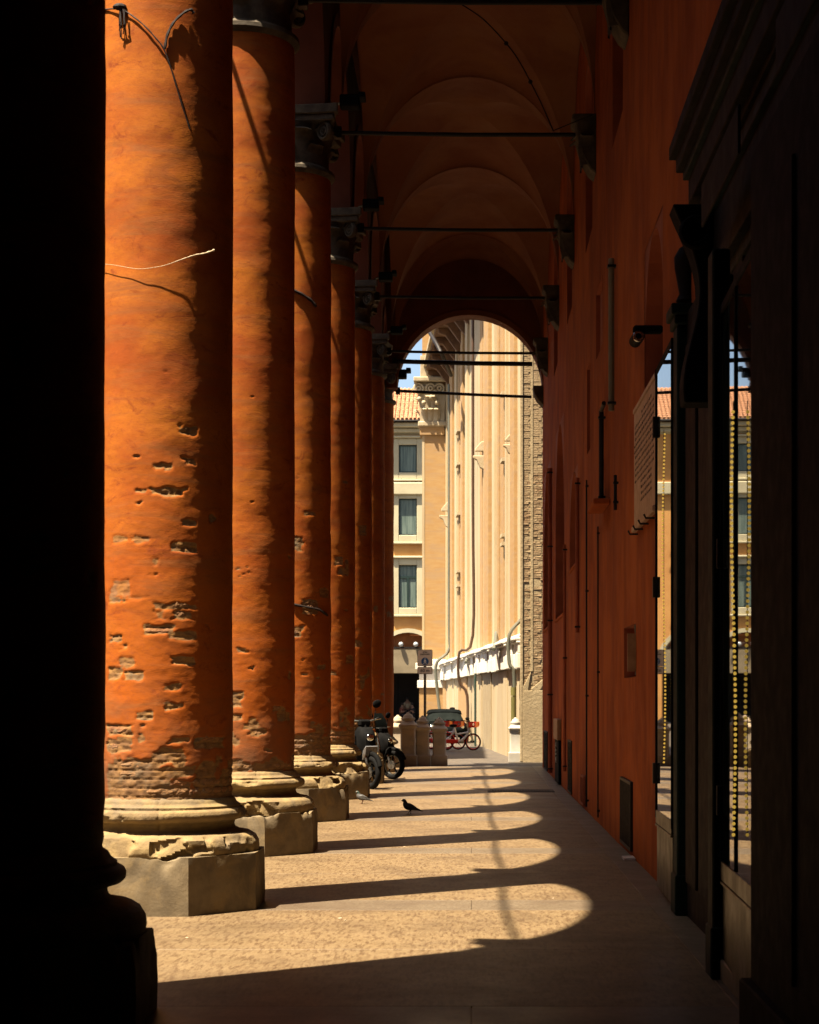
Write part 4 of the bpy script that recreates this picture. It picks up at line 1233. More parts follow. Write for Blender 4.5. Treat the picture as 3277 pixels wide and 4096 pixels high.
pil = [(1090, 1083, 1074, 'churchbrick'), (1071, 1066, 1063, 'cream'), (1055, 1050.5, 1047, 'churchbrick'), (1047.5, 1041, 1036, 'cream'), (1036, 1028.5, 1018.7, 'churchbrick'), (989, 984, 979.5, 'cream'), (979, 974, 969.6, 'churchbrick'), (966, 961, 957, 'cream'),
       (957, 952, 946, 'churchbrick'), (944, 940, 936, 'cream')]
for xa, xb, xc, m_ in pil:
    ya = ypx(xa); p_ = (xa - xb) * ya / F; yb = ypx(xc, p_)
    wseg('pilaster', ya, yb, p_, 0.6, BT, 24, m_)
# recessed reveals: narrow ochre side strips
for xa, xc in ((1063, 1055.5), (1018, 1012), (969, 966.5)):
    ya, yb = ypx(xa), ypx(xc); wseg('brick_strip', ya, yb, 0.03, 0.4, BT, 24, 'churchbrick')
# lower wall buttress strips
r_ = random.Random(3)
for xa, xb, xc, m_ in ((1070, 1062, 1040, 'cream'), (1036, 1027, 1016, 'pierplaster'), (1016, 1009, 1000, 'cream'), (985, 978, 965, 'churchbrick'), (958, 952, 944, 'cream'), (940, 935, 928, 'churchbrick')):
    ya = ypx(xa, 0.24); p_ = 0.24 + (xa - xb) * 0.25 * ya / F; yb = ypx(xc, p_)
    wseg('buttress', ya, yb, p_, 0.5, -0.03, BB - 0.02, m_)
# marble course: individual slabs in two rows, each proud by its own amount
y = 54.1; k_ = 0
while y < 101:
    L = r_.uniform(0.55, 1.3)
    y2 = min(y + L, 101.5)
    p_ = 0.40 + r_.uniform(-0.035, 0.035) + (0.06 if k_ % 7 in (2, 3) else 0)
    wseg('marble_panel', y + 0.03, y2 - 0.012, p_, 0.5, BB + r_.uniform(-0.03, 0.03), BB + 0.42, 'marble', 0.01)
    L2 = 0.0
    wseg('marble_panel', y + 0.012 + 0.02, y2 - 0.012, p_ - 0.03 + r_.uniform(-0.02, 0.02), 0.5, BB + 0.43, BB + 0.78, 'marble', 0.01)
    y = y2; k_ += 1
y = 54.1; k_ = 0
while y < 101:
    L = r_.uniform(2.2, 4.6); y2 = min(y + L, 101.5); p_ = 0.50 + 0.07 * (k_ % 2)
    wseg('marble_cornice', y + 0.01, y2 - 0.01, p_, 0.7, BB + 0.79, BB + 0.90, 'marble', 0.03)
    wseg('marble_cornice', y + 0.01, y2 - 0.01, p_ - 0.14, 0.7, BB + 0.902, BB + 0.98, 'marble', 0.02)
    wseg('marble_cornice', y + 0.01, y2 - 0.01, p_ - 0.07, 0.7, BB + 0.72, BB + 0.788, 'marble', 0.02)
    y = y2; k_ += 1
# slanted plaster skirt over the course
for xa, xc in ():
    ya, yb = ypx(xa), ypx(xc)
    vs = [(wx_(ya, 0.40), ya, BT + 0.09), (wx_(yb, 0.40), yb, BT + 0.09), (wx_(yb, 0.0), yb, BT + 0.5), (wx_(ya, 0.0), ya, BT + 0.5), (wx_(ya, -0.1), ya, BT + 0.09), (wx_(yb, -0.1), yb, BT + 0.09)]
    MB().add(vs, [(0, 1, 2, 3), (0, 3, 4), (1, 5, 2), (0, 4, 5, 1), (4, 3, 2, 5)]).build('weathering', 'cream', ch)
# stone brackets and dark put-hole slabs
def bracket(px, py, big=1.0):
    y_ = ypx(px, 0.15); z_ = zat(py, y_)
    x_ = wx_(y_, 0.0)
    mb = MB()
    mb.prism([(x_ + 0.05, z_ + 0.12 * big), (x_ - 0.55 * big, z_ + 0.12 * big), (x_ - 0.55 * big, z_), (x_ - 0.35 * big, z_ - 0.10 * big), (x_ - 0.18 * big, z_ - 0.5 * big), (x_ + 0.05, z_ - 0.62 * big)], 'y', y_ - 0.22 * big, y_ + 0.22 * big)
    mb.prism([(x_ + 0.05, z_ + 0.9 * big), (x_ - 0.12 * big, z_ + 0.85 * big), (x_ - 0.42 * big, z_ + 0.5 * big), (x_ - 0.45 * big, z_ + 0.36 * big), (x_ + 0.05, z_ + 0.36 * big)], 'y', y_ - 0.15 * big, y_ + 0.15 * big)
    mb.build('stone_bracket', 'capstone', ch, bevel=0.02)
bracket(1010, 965, 0.75); bracket(940, 1090, 0.95); bracket(1066, 940, 0.45)
def putlog(px, py, w, h, p_=0.0):
    y_ = ypx(px, p_); z_ = zat(py, y_)
    wseg('wall_hole', y_ - w, y_ + w, p_ + 0.012, 0.02, z_ - h, z_ + h, 'dark')  # flat dark slab; the hole's shade is in its colour
    wseg('hole_lintel', y_ - w * 1.2, y_ + w * 1.2, p_ + 0.16, 0.2, z_ + h, z_ + h + 0.12, 'cream')
for q in ((1065, 865, .3, .5), (1065, 985, .35, .18), (1065, 1142, .35, .16), (1065, 1160, .35, .16), (968, 925, .6, .3), (968, 995, .6, .3), (968, 1100, .6, .3), (968, 1220, .6, .3), (968, 1250, .6, .3), (1029, 1420, .2, .05)):
    putlog(*q)
# eaves with brackets
wseg('eave', 54.0, 103, 1.15, 3.0, ZE, ZE + 0.35, 'eave')
wseg('gutter', 54.0, 103, 1.30, 0.2, ZE + 0.2, ZE + 0.42, 'capstone')
y = 54.6
while y < 102:
    x_ = wx_(y, 0.0)
    MB().prism([(x_ + 0.02, ZE - 0.001), (x_ - 1.05, ZE - 0.001), (x_ - 1.05, ZE - 0.22), (x_ - 0.7, ZE - 0.35), (x_ - 0.3, ZE - 0.9), (x_ + 0.02, ZE - 1.3)], 'y', y - 0.2, y + 0.2).build('eave_bracket', 'eave', ch, bevel=0.02)
    y += 2.3
# corner pilaster with composite capital at the far end
YP = 100.6
xl, xr = xat(889, YP), xat(925, YP)
MB().box(xl, xr + 0.8, YP, YP + 1.6, BT, 16.0).build('corner_pilaster', 'churchbrick', ch)
MB().box(xl, xl + 0.13, YP - 0.02, YP + 0.2, BT, 16.0).build('corner_strip', 'cream', ch)
MB().box(xl - 0.15, xr + 0.8, YP - 0.15, YP + 1.6, -0.03, BB - 0.4).build('corner_base', 'churchbrick', ch)
for z0, z1, e in ((BB - 0.4, BB + 0.0, 0.25), (BB + 0.0, BB + 0.6, 0.15), (BB + 0.6, BB + 0.95, 0.35), (BB + 0.95, BB + 1.15, 0.2)):
    MB().box(xl - e, xr + 0.9, YP - e, YP + 1.6, z0 + 0.002, z1).build('marble_panel', 'marble', ch, bevel=0.02)
MB().box(xl - 0.12, xr + 0.3, YP - 0.12, YP + 1.4, 16.002, 16.45).build('capital_necking', 'churchbrick', ch, bevel=0.02)
cp = MB(); cp.box(xl - 0.22, xr + 0.4, YP - 0.22, YP + 1.4, 16.452, 16.75).build('capital_ring', 'capstone', ch, bevel=0.06)
core = MB(); core.prism([(xl - 0.05, 16.75), (xr + 0.3, 16.75), (xr + 0.4, 18.85), (xl - 0.3, 18.85)], 'y', YP - 0.1, YP + 1.2); cpo = core.build('pilaster_capital', 'capstone', ch, bevel=0.03)
W_ = xr - xl
for row, (z, s) in enumerate(((16.75, 0.8), (17.4, 0.85))):
    for i in range(3 if row == 0 else 2):
        x = xl + W_ * ((i + 0.5) / 3 if row == 0 else (i + 1) / 3)
        l = bpy.data.objects.new('leaf', LEAFS); link(l, cpo); l.location = (x, YP - 0.05, z); l.scale = (0.42, 0.7, s)
    for i in range(2):
        l = bpy.data.objects.new('leaf', LEAFS); link(l, cpo); l.location = (xl + 0.02, YP + 0.3 + i * 0.5, z); l.rotation_euler = (0, 0, -PI / 2); l.scale = (0.42, 0.7, s)
for x in (xl - 0.18, xl + W_ * 0.5, xr + 0.02):
    v = MB(); v.torus(0.24, 0.07, 18, 6, T(x, YP - 0.25, 18.5, rx=PI / 2)); v.torus(0.10, 0.06, 14, 6, T(x, YP - 0.27, 18.5, rx=PI / 2)); v.build('volute', 'capstone', cpo, 40)
for x, z in ((xl + 0.1, 17.7), (xl + 0.5, 18.0), (xr - 0.1, 17.7), (xl - 0.15, 17.9)):
    MB().ball((x, YP - 0.42, z), 0.13, 8, 6).build('bud', 'capstone', cpo, 60)
MB().box(xl - 0.45, xr + 0.5, YP - 0.5, YP + 1.4, 18.852, 19.1).build('abacus', 'capstone', ch, bevel=0.04)
MB().box(xl - 0.1, xr + 0.4, YP - 0.1, YP + 1.4, 19.102, 20.3).build('entablature', 'capstone', ch, bevel=0.02)
MB().box(xl + 0.0, xr + 0.6, YP + 0.0, YP + 1.4, 20.302, 25).build('attic', 'churchbrick', ch)
# drainpipes (parts of the church)
def cpipe(pts, r, m, nm='drainpipe'):
    o = MB().tube(spline(pts, 4), r, 8).build(nm, m, ch, 40); return o
def cp(px, py, p_=0.25):
    y_ = ypx(px, p_); return (wx_(y_, p_), y_, zat(py, y_))
def cpy(y_, z_, p_): return (wx_(y_, p_), y_, z_)
ya = ypx(993.5, 0.25)
cpipe([cpy(ya, 24, 0.2), cpy(ya, 10, 0.2), cpy(ya, 4.4, 0.2), cpy(ya + 0.1, 3.7, 0.75), cpy(ya + 0.2, 2.5, 0.75), cpy(ya + 0.2, 1.9, 0.42), cpy(ya + 0.2, 0, 0.42)], 0.06, 'pipebrown')
ya = ypx(932, 0.5)
cpipe([cpy(ya, 18, 0.15), cpy(ya, 6, 0.15), cpy(ya, 4.3, 0.15), cpy(ya, 3.6, 0.8), cpy(ya, 2.5, 0.8), cpy(ya, 0, 0.5)], 0.08, 'pipe')
ya = 54.9
cpipe([cpy(ya, 4.6, 0.10), cpy(ya, 4.2, 0.18), cpy(ya, 3.7, 0.56), cpy(ya, 2.85, 0.56), cpy(ya, 2.45, 0.42), cpy(ya, 0, 0.42)], 0.055, 'pipe')
MB().tube([cpy(ya, 2.15, 0.44), cpy(ya, 1.9, 0.44)], 0.085, 10).build('pipe_collar', 'olive', ch)
MB().tube([cpy(ya, 1.88, 0.44), cpy(ya, 0.02, 0.44)], 0.075, 10).build('pipe_sleeve', 'olive', ch)
cpipe([cp(1045, 1330, 0.0), cp(1044, 1345, 0.3), cp(1040, 1368, 0.6)], 0.06, 'pipe', 'spout')
cpipe([cp(985, 1372, 0.0), cp(983, 1385, 0.4), cp(981, 1395, 0.6)], 0.06, 'pipe', 'spout')
cpipe([cp(905, 700, 1.6), cp(928, 740, 1.2), cp(950, 790, 0.6)], 0.09, 'iron', 'stay')

# ---- brick pier beside the exit
PY0 = 53.7
bp = empty('brick_pier', (0, PY0, 0)); tag(bp, 'rough brick and plaster pier of the church standing just outside the exit', 'pier')
px0, px1 = xat(1099.5, PY0), 2.6
MB().box(px0 + 0.02, px1, -0.004, 0.9, -0.03, 12.8).build('core', 'pierplaster', bp)
def pierstrip(xa, xb, z0, z1, d, nm='plaster_strip'):
    return MB().box(xat(xa, PY0), xat(xb, PY0), -d, 0.04, z0, z1).build(nm, 'pierplaster', bp, bevel=0.01)
pierstrip(1095.5, 1101.5, 0.0, 12.8, 0.05)
pierstrip(1117.5, 1123, 2.6, 12.8, 0.03)
# battered plaster foot
mb = MB(); xa_, xb_ = xat(1101.5, PY0), px1
mb.box(xa_ + 0.001, xb_, -0.06, 0.04, -0.03, 2.05)
xs = [xat(v, PY0) for v in (1101.6, 1112, 1118, 1130, 1137, 1144)]
mb.prism([(xs[0], 2.052), (xs[1], 2.052), (xs[2], 2.55), (xs[2] + 0.001, 2.6), (xs[0], 2.15)], 'y', -0.05, 0.035)
mb.prism([(xs[2] + 0.01, 2.052), (xs[4], 2.052), (xs[5] + 0.25, 2.6), (xs[2] + 0.01, 2.1)], 'y', -0.055, 0.035)
mb.build('plaster_foot', 'pierplaster', bp, bevel=0.01)
blib = []
r_ = random.Random(8)
for k_ in range(12):
    w = (0.24, 0.12, 0.20, 0.16)[k_ % 4]
    mb = MB(); mb.box(0.004, w - 0.006, -0.017, 0.035, 0.004, 0.060)
    me = mb.build('brick', 'pierbrick', bp).data
    ob = [o for o in bp.children if o.data is me][0] if bp.children else None
    for v_ in me.vertices:
        v_.co += Vector((r_.uniform(-.005, .005), r_.uniform(-.006, .006), r_.uniform(-.004, .004)))
    blib.append((w, me))
    if ob: bpy.data.objects.remove(ob)
cnt = 0
over = MB()
for (xa, xb, z0) in ((1101.6, 1117.3, 2.15), (1123.2, 1144.5, 2.2)):
    x_a, x_b = xat(xa, PY0), xat(xb, PY0)
    z = z0; row = 0
    while z < 12.7:
        x = x_a
        while x < x_b - 0.06:
            w, me = r_.choice(blib)
            if x + w > x_b: w = x_b - x
            skip = r_.random() < (0.03 + (0.45 if (4.6 < z < 5.3) or (z < 3.0 and r_.random() < 0.3) else 0))
            if not skip:
                dy = r_.uniform(-0.006, 0.008)
                if cnt < 290 and 2 < z < 8.3:
                    b = bpy.data.objects.new('brick', me); link(b, bp); b.location = (x, dy, z + r_.uniform(-.004, .004)); b.scale = (min(1, (x_b - x) / 0.25) if me is blib[0][1] else 1, 1, 1); cnt += 1
                    if x + me.dimensions.x if False else False: pass
                else:
                    over.box(x + 0.005, x + w - 0.005, -0.017 + dy, 0.035, z + 0.004, z + 0.060)
            x += w
        z += 0.066; row += 1
o = over.build('upper_bricks', 'pierbrick', bp); o['kind'] = 'stuff'

# ---- town house far behind
th = empty('town_house', (0, 128.0, 0)); tag(th, 'yellow ochre town house with tiled roof and pale window surrounds closing the street', 'house')
def hx_(px): return xat(px, 128.0)
def hz_(py): return zat(py, 128.0)
wins = [hx_(859) + 4.6 * i for i in (-2, -1, 0, 1, 2)]
rows = [(hz_(995), hz_(937)), (hz_(1127), hz_(1050)), (hz_(1280), hz_(1190))]
WW = 0.62
xs_ = sorted([-16.0, 7.2] + [w - WW for w in wins] + [w + WW for w in wins]); zs_ = sorted([hz_(1317) + 0.5, hz_(900)] + [r2 for r in rows for r2 in r])
mb = MB()
for i in range(len(xs_) - 1):
    for j in range(len(zs_) - 1):
        xc, zc_ = (xs_[i] + xs_[i + 1]) / 2, (zs_[j] + zs_[j + 1]) / 2
        if any(abs(xc - w) < WW for w in wins) and any(r[0] < zc_ < r[1] for r in rows): continue
        mb.add([(xs_[i], 0, zs_[j]), (xs_[i + 1], 0, zs_[j]), (xs_[i + 1], 0, zs_[j + 1]), (xs_[i], 0, zs_[j + 1])], [(0, 1, 2, 3)])
mb.build('facade', 'houseyellow', th)
MB().box(-16.0, 7.2, 0.5, 8, hz_(1317) + 0.5, hz_(890)).build('body', 'dark', th)
for w in wins:
    for r, (z0, z1) in enumerate(rows):
        f = empty('window', (0, 0, 0)); f.parent = th
        mb = MB(); t = 0.42
        mb.box(w - WW - t, w - WW, -0.10, 0.02, z0 - 0.45, z1 + 0.45); mb.box(w + WW, w + WW + t, -0.10, 0.02, z0 - 0.45, z1 + 0.45)
        mb.box(w - WW + 0.001, w + WW - 0.001, -0.10, 0.02, z1 + 0.001, z1 + 0.45); mb.box(w - WW + 0.001, w + WW - 0.001, -0.10, 0.02, z0 - 0.45, z0 - 0.001)
        mb.build('surround', 'housetrim', f, bevel=0.03)
        MB().box(w - WW - t - 0.12, w + WW + t + 0.12, -0.28, 0.02, z1 + 0.46, z1 + 0.62).build('hood', 'housetrim', f, bevel=0.04)
        MB().box(w - WW - t - 0.12, w + WW + t + 0.12, -0.25, 0.02, z0 - 0.62, z0 - 0.46).build('sill', 'housetrim', f, bevel=0.04)
        mb = MB(); q = 0.075
        mb.box(w - WW, w - WW + q, 0.02, 0.12, z0, z1); mb.box(w + WW - q, w + WW, 0.02, 0.12, z0, z1); mb.box(w - WW + q, w + WW - q, 0.02, 0.12, z0, z0 + q); mb.box(w - WW + q, w + WW - q, 0.02, 0.12, z1 - q, z1)
        if r == 2:
            mb.box(w - WW + q, w + WW - q, 0.02, 0.12, z1 - 0.9, z1 - 0.76); mb.box(w - 0.07, w + 0.07, 0.02, 0.12, z0 + q, z1 - 0.9)
        mb.build('frame', 'frame', f)
        MB().box(w - WW + q, w + WW - q, 0.09, 0.11, z0 + q, z1 - q).build('pane', 'curtain', f)
MB().box(-17.6, 8.1, -0.3, 0.02, hz_(995) - 1.55, hz_(995) - 0.70).build('string_course', 'housetrim', th, bevel=0.06)
MB().box(-17.6, 8.1, -0.06, 0.02, hz_(935) - 0.05 + 0.7, hz_(912)).build('frieze', 'housetrim', th)
MB().box(-17.6, 8.1, -0.35, 0.02, hz_(912) + 0.001, hz_(903)).build('cornice', 'housetrim', th, bevel=0.05)
MB().box(-17.6, 8.1, -0.7, 0.02, hz_(902), hz_(892)).build('soffit', 'housetrim', th, bevel=0.05)
MB().tube([(-17.8, -0.95, hz_(890)), (8.2, -0.95, hz_(890))], 0.09, 8).build('gutter', 'iron', th)
# ground floor arcade: arch surround, red reveal, beige awning, dark depth
for w in wins:
    zc_ = hz_(1390); r1 = 2.0
    n_ = 18; vs = []; fs = []
    zt = hz_(1317) + 0.5
    for i in range(n_ + 1):
        t = PI * i / n_
        vs += [(w - r1 * math.cos(t), 0, zc_ + r1 * 0.95 * math.sin(t)), (w - r1 * math.cos(t), 0, zt)]
    MB().add(vs, [(2 * i, 2 * i + 2, 2 * i + 3, 2 * i + 1) for i in range(n_)]).build('arch_face', 'houseyellow', th)
    vs = []; fs = []
    for i in range(n_ + 1):
        t = PI * i / n_
        for rr, yy_ in ((r1 - 0.001, 0.25), (r1 - 0.001, -0.12), (r1 + 0.3, -0.12), (r1 + 0.3, 0.01)):
            vs.append((w - rr * math.cos(t), yy_, zc_ + rr * 0.95 * math.sin(t)))
    for i in range(n_):
        for k_ in range(3):
            a = i * 4 + k_; fs.append((a, a + 1, a + 5, a + 4))
    MB().add(vs, fs).build('arch_moulding', 'housetrim', th, 40)
    MB().box(w + r1 + 0.001, w + 4.6 - r1 - 0.001, 0, 0.6, 0, zt).build('pier', 'houseyellow', th)
    MB().box(w - r1, w + r1, 0.5, 0.55, hz_(1368), zc_ + 2).build('arch_infill', 'housered', th)
    MB().box(w - r1 + 0.02, w + r1 - 0.02, -0.02, 0.35, hz_(1418), hz_(1366)).build('awning', 'housebeige', th, bevel=0.03)
    MB().box(w - r1 + 0.02, w + r1 - 0.02, -0.05, 0.0, hz_(1365), hz_(1362)).build('lamp_bar', 'iron', th)
    for dx in (-0.47, 0.55):
        MB().ball((w + dx, -0.22, hz_(1357)), 0.17, 12, 8).build('round_lamp', 'lampglass', th, 60)
MB().box(-17.5, 8, 5.0, 5.2, 0, 6).build('shop_back', 'dark', th)
MB().box(-17.5, 8, 0.62, 5.0, hz_(1418) + 0.3, hz_(1418) + 0.5).build('shop_ceiling', 'dark', th)
for xx in np.arange(-16.5, 7, 1.9):
    MB().box(xx - 0.05, xx + 0.05, 1.2, 1.3, 0, 3.3).build('mullion', 'black', th)
# roof of curved tiles
rz0, rz1 = hz_(887), hz_(828) + 1.2
slope_dy, slope_dz = 6.0, rz1 - rz0
MB().add([(-17.9, -1.0, rz0 - 0.05), (8.3, -1.0, rz0 - 0.05), (8.3, -1.0 + slope_dy, rz1 - 0.05), (-17.9, -1.0 + slope_dy, rz1 - 0.05), (8.3, 7, hz_(892)), (-17.9, 7, hz_(892))], [(0, 1, 2, 3), (2, 4, 5, 3), (0, 3, 5), (1, 4, 2)]).build('roof', 'tile', th)
def tile_mesh():
    vs = []; fs = []; n_ = 6
    for j, (t, s) in enumerate(((0, 1.0), (1, 0.8))):
        for i in range(n_ + 1):
            a = PI * i / n_
            vs.append((-0.115 * s * math.cos(a), t * 0.46, 0.10 * s * math.sin(a) - t * 0.02 + 0.03))
    fs = [(i, i + 1, n_ + 2 + i, n_ + 1 + i) for i in range(n_)] + [tuple(range(n_ + 1))]
    me = bpy.data.meshes.new('tile'); me.from_pydata(vs, [], fs); me.materials.append(MT['tile']); me.shade_smooth(); me.set_sharp_from_angle(angle=R(50))
    return me
TM = tile_mesh(); sl_ang = math.atan2(slope_dz, slope_dy); sl_len = math.hypot(slope_dy, slope_dz)
roofrows = int(sl_len / 0.38); rest = MB(); cnt = 0
for ix in range(int(26 / 0.29)):
    x = -17.8 + ix * 0.29
    for jr in range(roofrows):
        t = jr * 0.38
        p = Vector((x + 0.01 * math.sin(jr * 1.7 + ix), -1.0 + t * math.cos(sl_ang), rz0 + t * math.sin(sl_ang)))
        if hx_(828) < x < hx_(905) and cnt < 295:
            o = bpy.data.objects.new('tile', TM); link(o, th); o.location = p; o.rotation_euler = (sl_ang, 0, 0); cnt += 1
        else:
            mt = T(p.x, p.y, p.z, rx=sl_ang)
            rest.add([v_.co for v_ in TM.vertices], [tuple(pp.vertices) for pp in TM.polygons], mt)
me = bpy.data.meshes.new('roof_tiles'); me.from_pydata([tuple(v_) for v_ in rest.v], [], rest.f); me.materials.append(MT['tile'])
o = link(bpy.data.objects.new('roof_tiles', me), th); o['kind'] = 'stuff'

# ---- house on the left beyond the corner (its shadow lies across the street)
sh = empty('corner_house', (-12.0, 57.2, 0)); tag(sh, 'plain ochre house across the side street behind the columns', 'house')
MB().box(-6, 6.2, -4.6, 8, -0.03, 18.0).build('wall', 'houseyellow', sh)
MB().prism([(-6.3, 18.0), (6.4, 18.0), (0, 19.6)], 'y', -4.8, 8.2).build('roof', 'tile', sh)

rh = empty('row_house', (-11.2, 20, 0)); tag(rh, 'long plain ochre building facing the portico from across the street', 'house')  # hidden row added to screen the portico from sky light
MB().box(-9, 0, -40, 27, -0.03, 16.2).build('wall', 'arcade', rh)
MB().prism([(-9.4, 16.2), (0.15, 16.2), (-4.6, 18.0)], 'y', -40.3, 27.3).build('roof', 'tile', rh)
# ---- bollards
def bollard(x, y, h, w, label, m, rz=0.0):
    b = empty('stone_bollard', (x, y, 0), rz); tag(b, label, 'bollard', 'stone bollards at the portico exit')
    s = w
    base = MB().box(-s * .56, s * .56, -s * .56, s * .56, -0.03, 0.2 * h)
    base.build('base', m, b, bevel=0.012)
    mb = MB()
    pr = [(0.50, 0.20), (0.475, 0.22), (0.455, 0.235), (0.455, 0.64), (0.46, 0.665), (0.49, 0.67), (0.49, 0.685), (0.47, 0.69), (0.50, 0.71), (0.56, 0.725), (0.58, 0.745), (0.57, 0.765), (0.53, 0.775), (0.47, 0.79), (0.40, 0.825), (0.36, 0.845), (0.41, 0.855), (0.43, 0.875), (0.41, 0.895), (0.33, 0.90), (0.31, 0.915), (0.26, 0.945), (0.17, 0.965), (0.12, 0.972), (0.11, 0.985), (0.06, 0.998), (0.0, 1.0)]
    seg = 8
    vs = []; n_ = len(pr)
    for (r, z) in pr:
        q = min(1, max(0, (z - 0.79) / 0.05))      # square below, round on the cap
        for k_ in range(32):
            a = 2 * PI * k_ / 32 + PI / 32
            sq = 1 / max(abs(math.cos(a)), abs(math.sin(a)))
            sq = min(sq, 1.28)
            rr = r * s * (sq * (1 - q) + 1.0 * q)
            vs.append((rr * math.cos(a), rr * math.sin(a), z * h))
    fs = [(i * 32 + k_, i * 32 + (k_ + 1) % 32, (i + 1) * 32 + (k_ + 1) % 32, (i + 1) * 32 + k_) for i in range(n_ - 1) for k_ in range(32)]
    MB().add(vs, fs).build('shaft', m, b, 35)
bollard(xat(925, 50.6), 50.9, 1.31, 0.40, 'rightmost of the grey stone bollards, beside the red baskets of the bikes', 'bollard')
bollard(xat(889, 50.2), 50.75, 1.36, 0.40, 'middle grey stone bollard in front of the sign pole', 'bollard')
bollard(xat(857, 49.6), 50.55, 1.45, 0.45, 'tallest grey stone bollard, left of the middle one', 'bollard')
bollard(xat(838, 52.4), 52.4, 1.36, 0.40, 'grey stone bollard half hidden by the corner column', 'bollard')
bollard(xat(1085.5, 53.9), 53.9, 1.27, 0.36, 'bright white sunlit bollard standing alone beside the brick pier', 'bollardwhite')

# ---- traffic sign
sg = empty('traffic_sign', (xat(895, 61.7), 61.7, 0)); tag(sg, 'pedestrian area sign with walking figure and distance plate on a steel pole', 'sign')
MB().tube([(0, 0.03, -0.03), (0, 0.03, zat(1372, 61.7))], 0.045, 10).build('pole', 'steel', sg, 40)
def rrect(w, h, r, cx0=0, cz0=0, n_=5):
    pts = []
    for (sx, sz, a0) in ((1, 1, 0), (-1, 1, PI / 2), (-1, -1, PI), (1, -1, 3 * PI / 2)):
        for i in range(n_ + 1):
            a = a0 + PI / 2 * i / n_
            pts.append((cx0 + sx * (w / 2 - r) + r * math.cos(a), cz0 + sz * (h / 2 - r) + r * math.sin(a)))
    return pts
S = 61.7 / F
zt, zb_, zb2 = zat(1368, 61.7), zat(1403, 61.7), zat(1419.5, 61.7)
h1 = zt - zb_; h2 = zb_ - zb2 - 0.02
up = MB().prism(rrect(0.50, h1, 0.05, 0, zb_ + h1 / 2), 'y', -0.02, 0.0).build('upper_border', 'signblack', sg)
MB().prism(rrect(0.465, h1 - 0.035, 0.04, 0, zb_ + h1 / 2), 'y', -0.024, -0.0205).build('upper_plate', 'signwhite', sg)
MB().prism(rrect(0.50, h2, 0.04, 0, zb2 + h2 / 2), 'y', -0.02, 0.0).build('lower_border', 'signblack', sg)
MB().prism(rrect(0.465, h2 - 0.035, 0.03, 0, zb2 + h2 / 2), 'y', -0.024, -0.0205).build('lower_plate', 'signwhite', sg)
zc_ = zb_ + 0.16
MB().prism([(0.125 * math.cos(2 * PI * i / 32), zc_ + 0.125 * math.sin(2 * PI * i / 32)) for i in range(32)], 'y', -0.028, -0.0245).build('disc', 'signblue', sg)
fg = MB(); y_ = -0.030
fg.ball((0, y_, zc_ + 0.085), 0.017, 8, 6)
for a, b, w in (((0, 0.06), (0, -0.01), 0.018), ((0, 0.0), (-0.045, -0.085), 0.011), ((0, 0.0), (0.045, -0.085), 0.011), ((0, 0.055), (-0.045, 0.0), 0.008), ((0, 0.055), (0.045, 0.0), 0.008)):
    fg.tube([(a[0], y_, zc_ + a[1]), (b[0], y_, zc_ + b[1])], w, 6)
fg.build('walking_figure', 'bikewhite', sg)
def text(s_, size, x, z, y, parent, m='signblack'):
    c = bpy.data.curves.new('lettering', 'FONT'); c.body = s_; c.size = size; c.align_x = 'CENTER'; c.extrude = 0.001; c.offset = size * 0.02
    c.materials.append(MT[m])
    tmp = bpy.data.objects.new('tmp', c); COL.objects.link(tmp)
    me = bpy.data.meshes.new_from_object(tmp.evaluated_get(bpy.context.evaluated_depsgraph_get()))
    bpy.data.objects.remove(tmp); bpy.data.curves.remove(c)
    me.materials.clear(); me.materials.append(MT[m])
    o = bpy.data.objects.new('lettering', me); link(o, parent); o.location = (x, y, z); o.rotation_euler = (PI / 2, 0, 0)
    return o
text('area', 0.085, 0, zt - 0.105, -0.026, sg); text('pedonale', 0.085, 0, zt - 0.175, -0.026, sg); text('60 m', 0.15, 0, zb2 + h2 / 2 - 0.05, -0.026, sg)
# thin green pole by the church
gp = gnd(1011, 1570); o = MB().tube([(0, 0, -0.03), (0, 0, zat(1418, gp.y))], 0.045, 8).build('green_pole', 'greenpole', None, 40, loc=(xat(1001, gp.y), gp.y, 0))
tag(o, 'thin green metal pole standing against the church behind the bikes', 'pole')

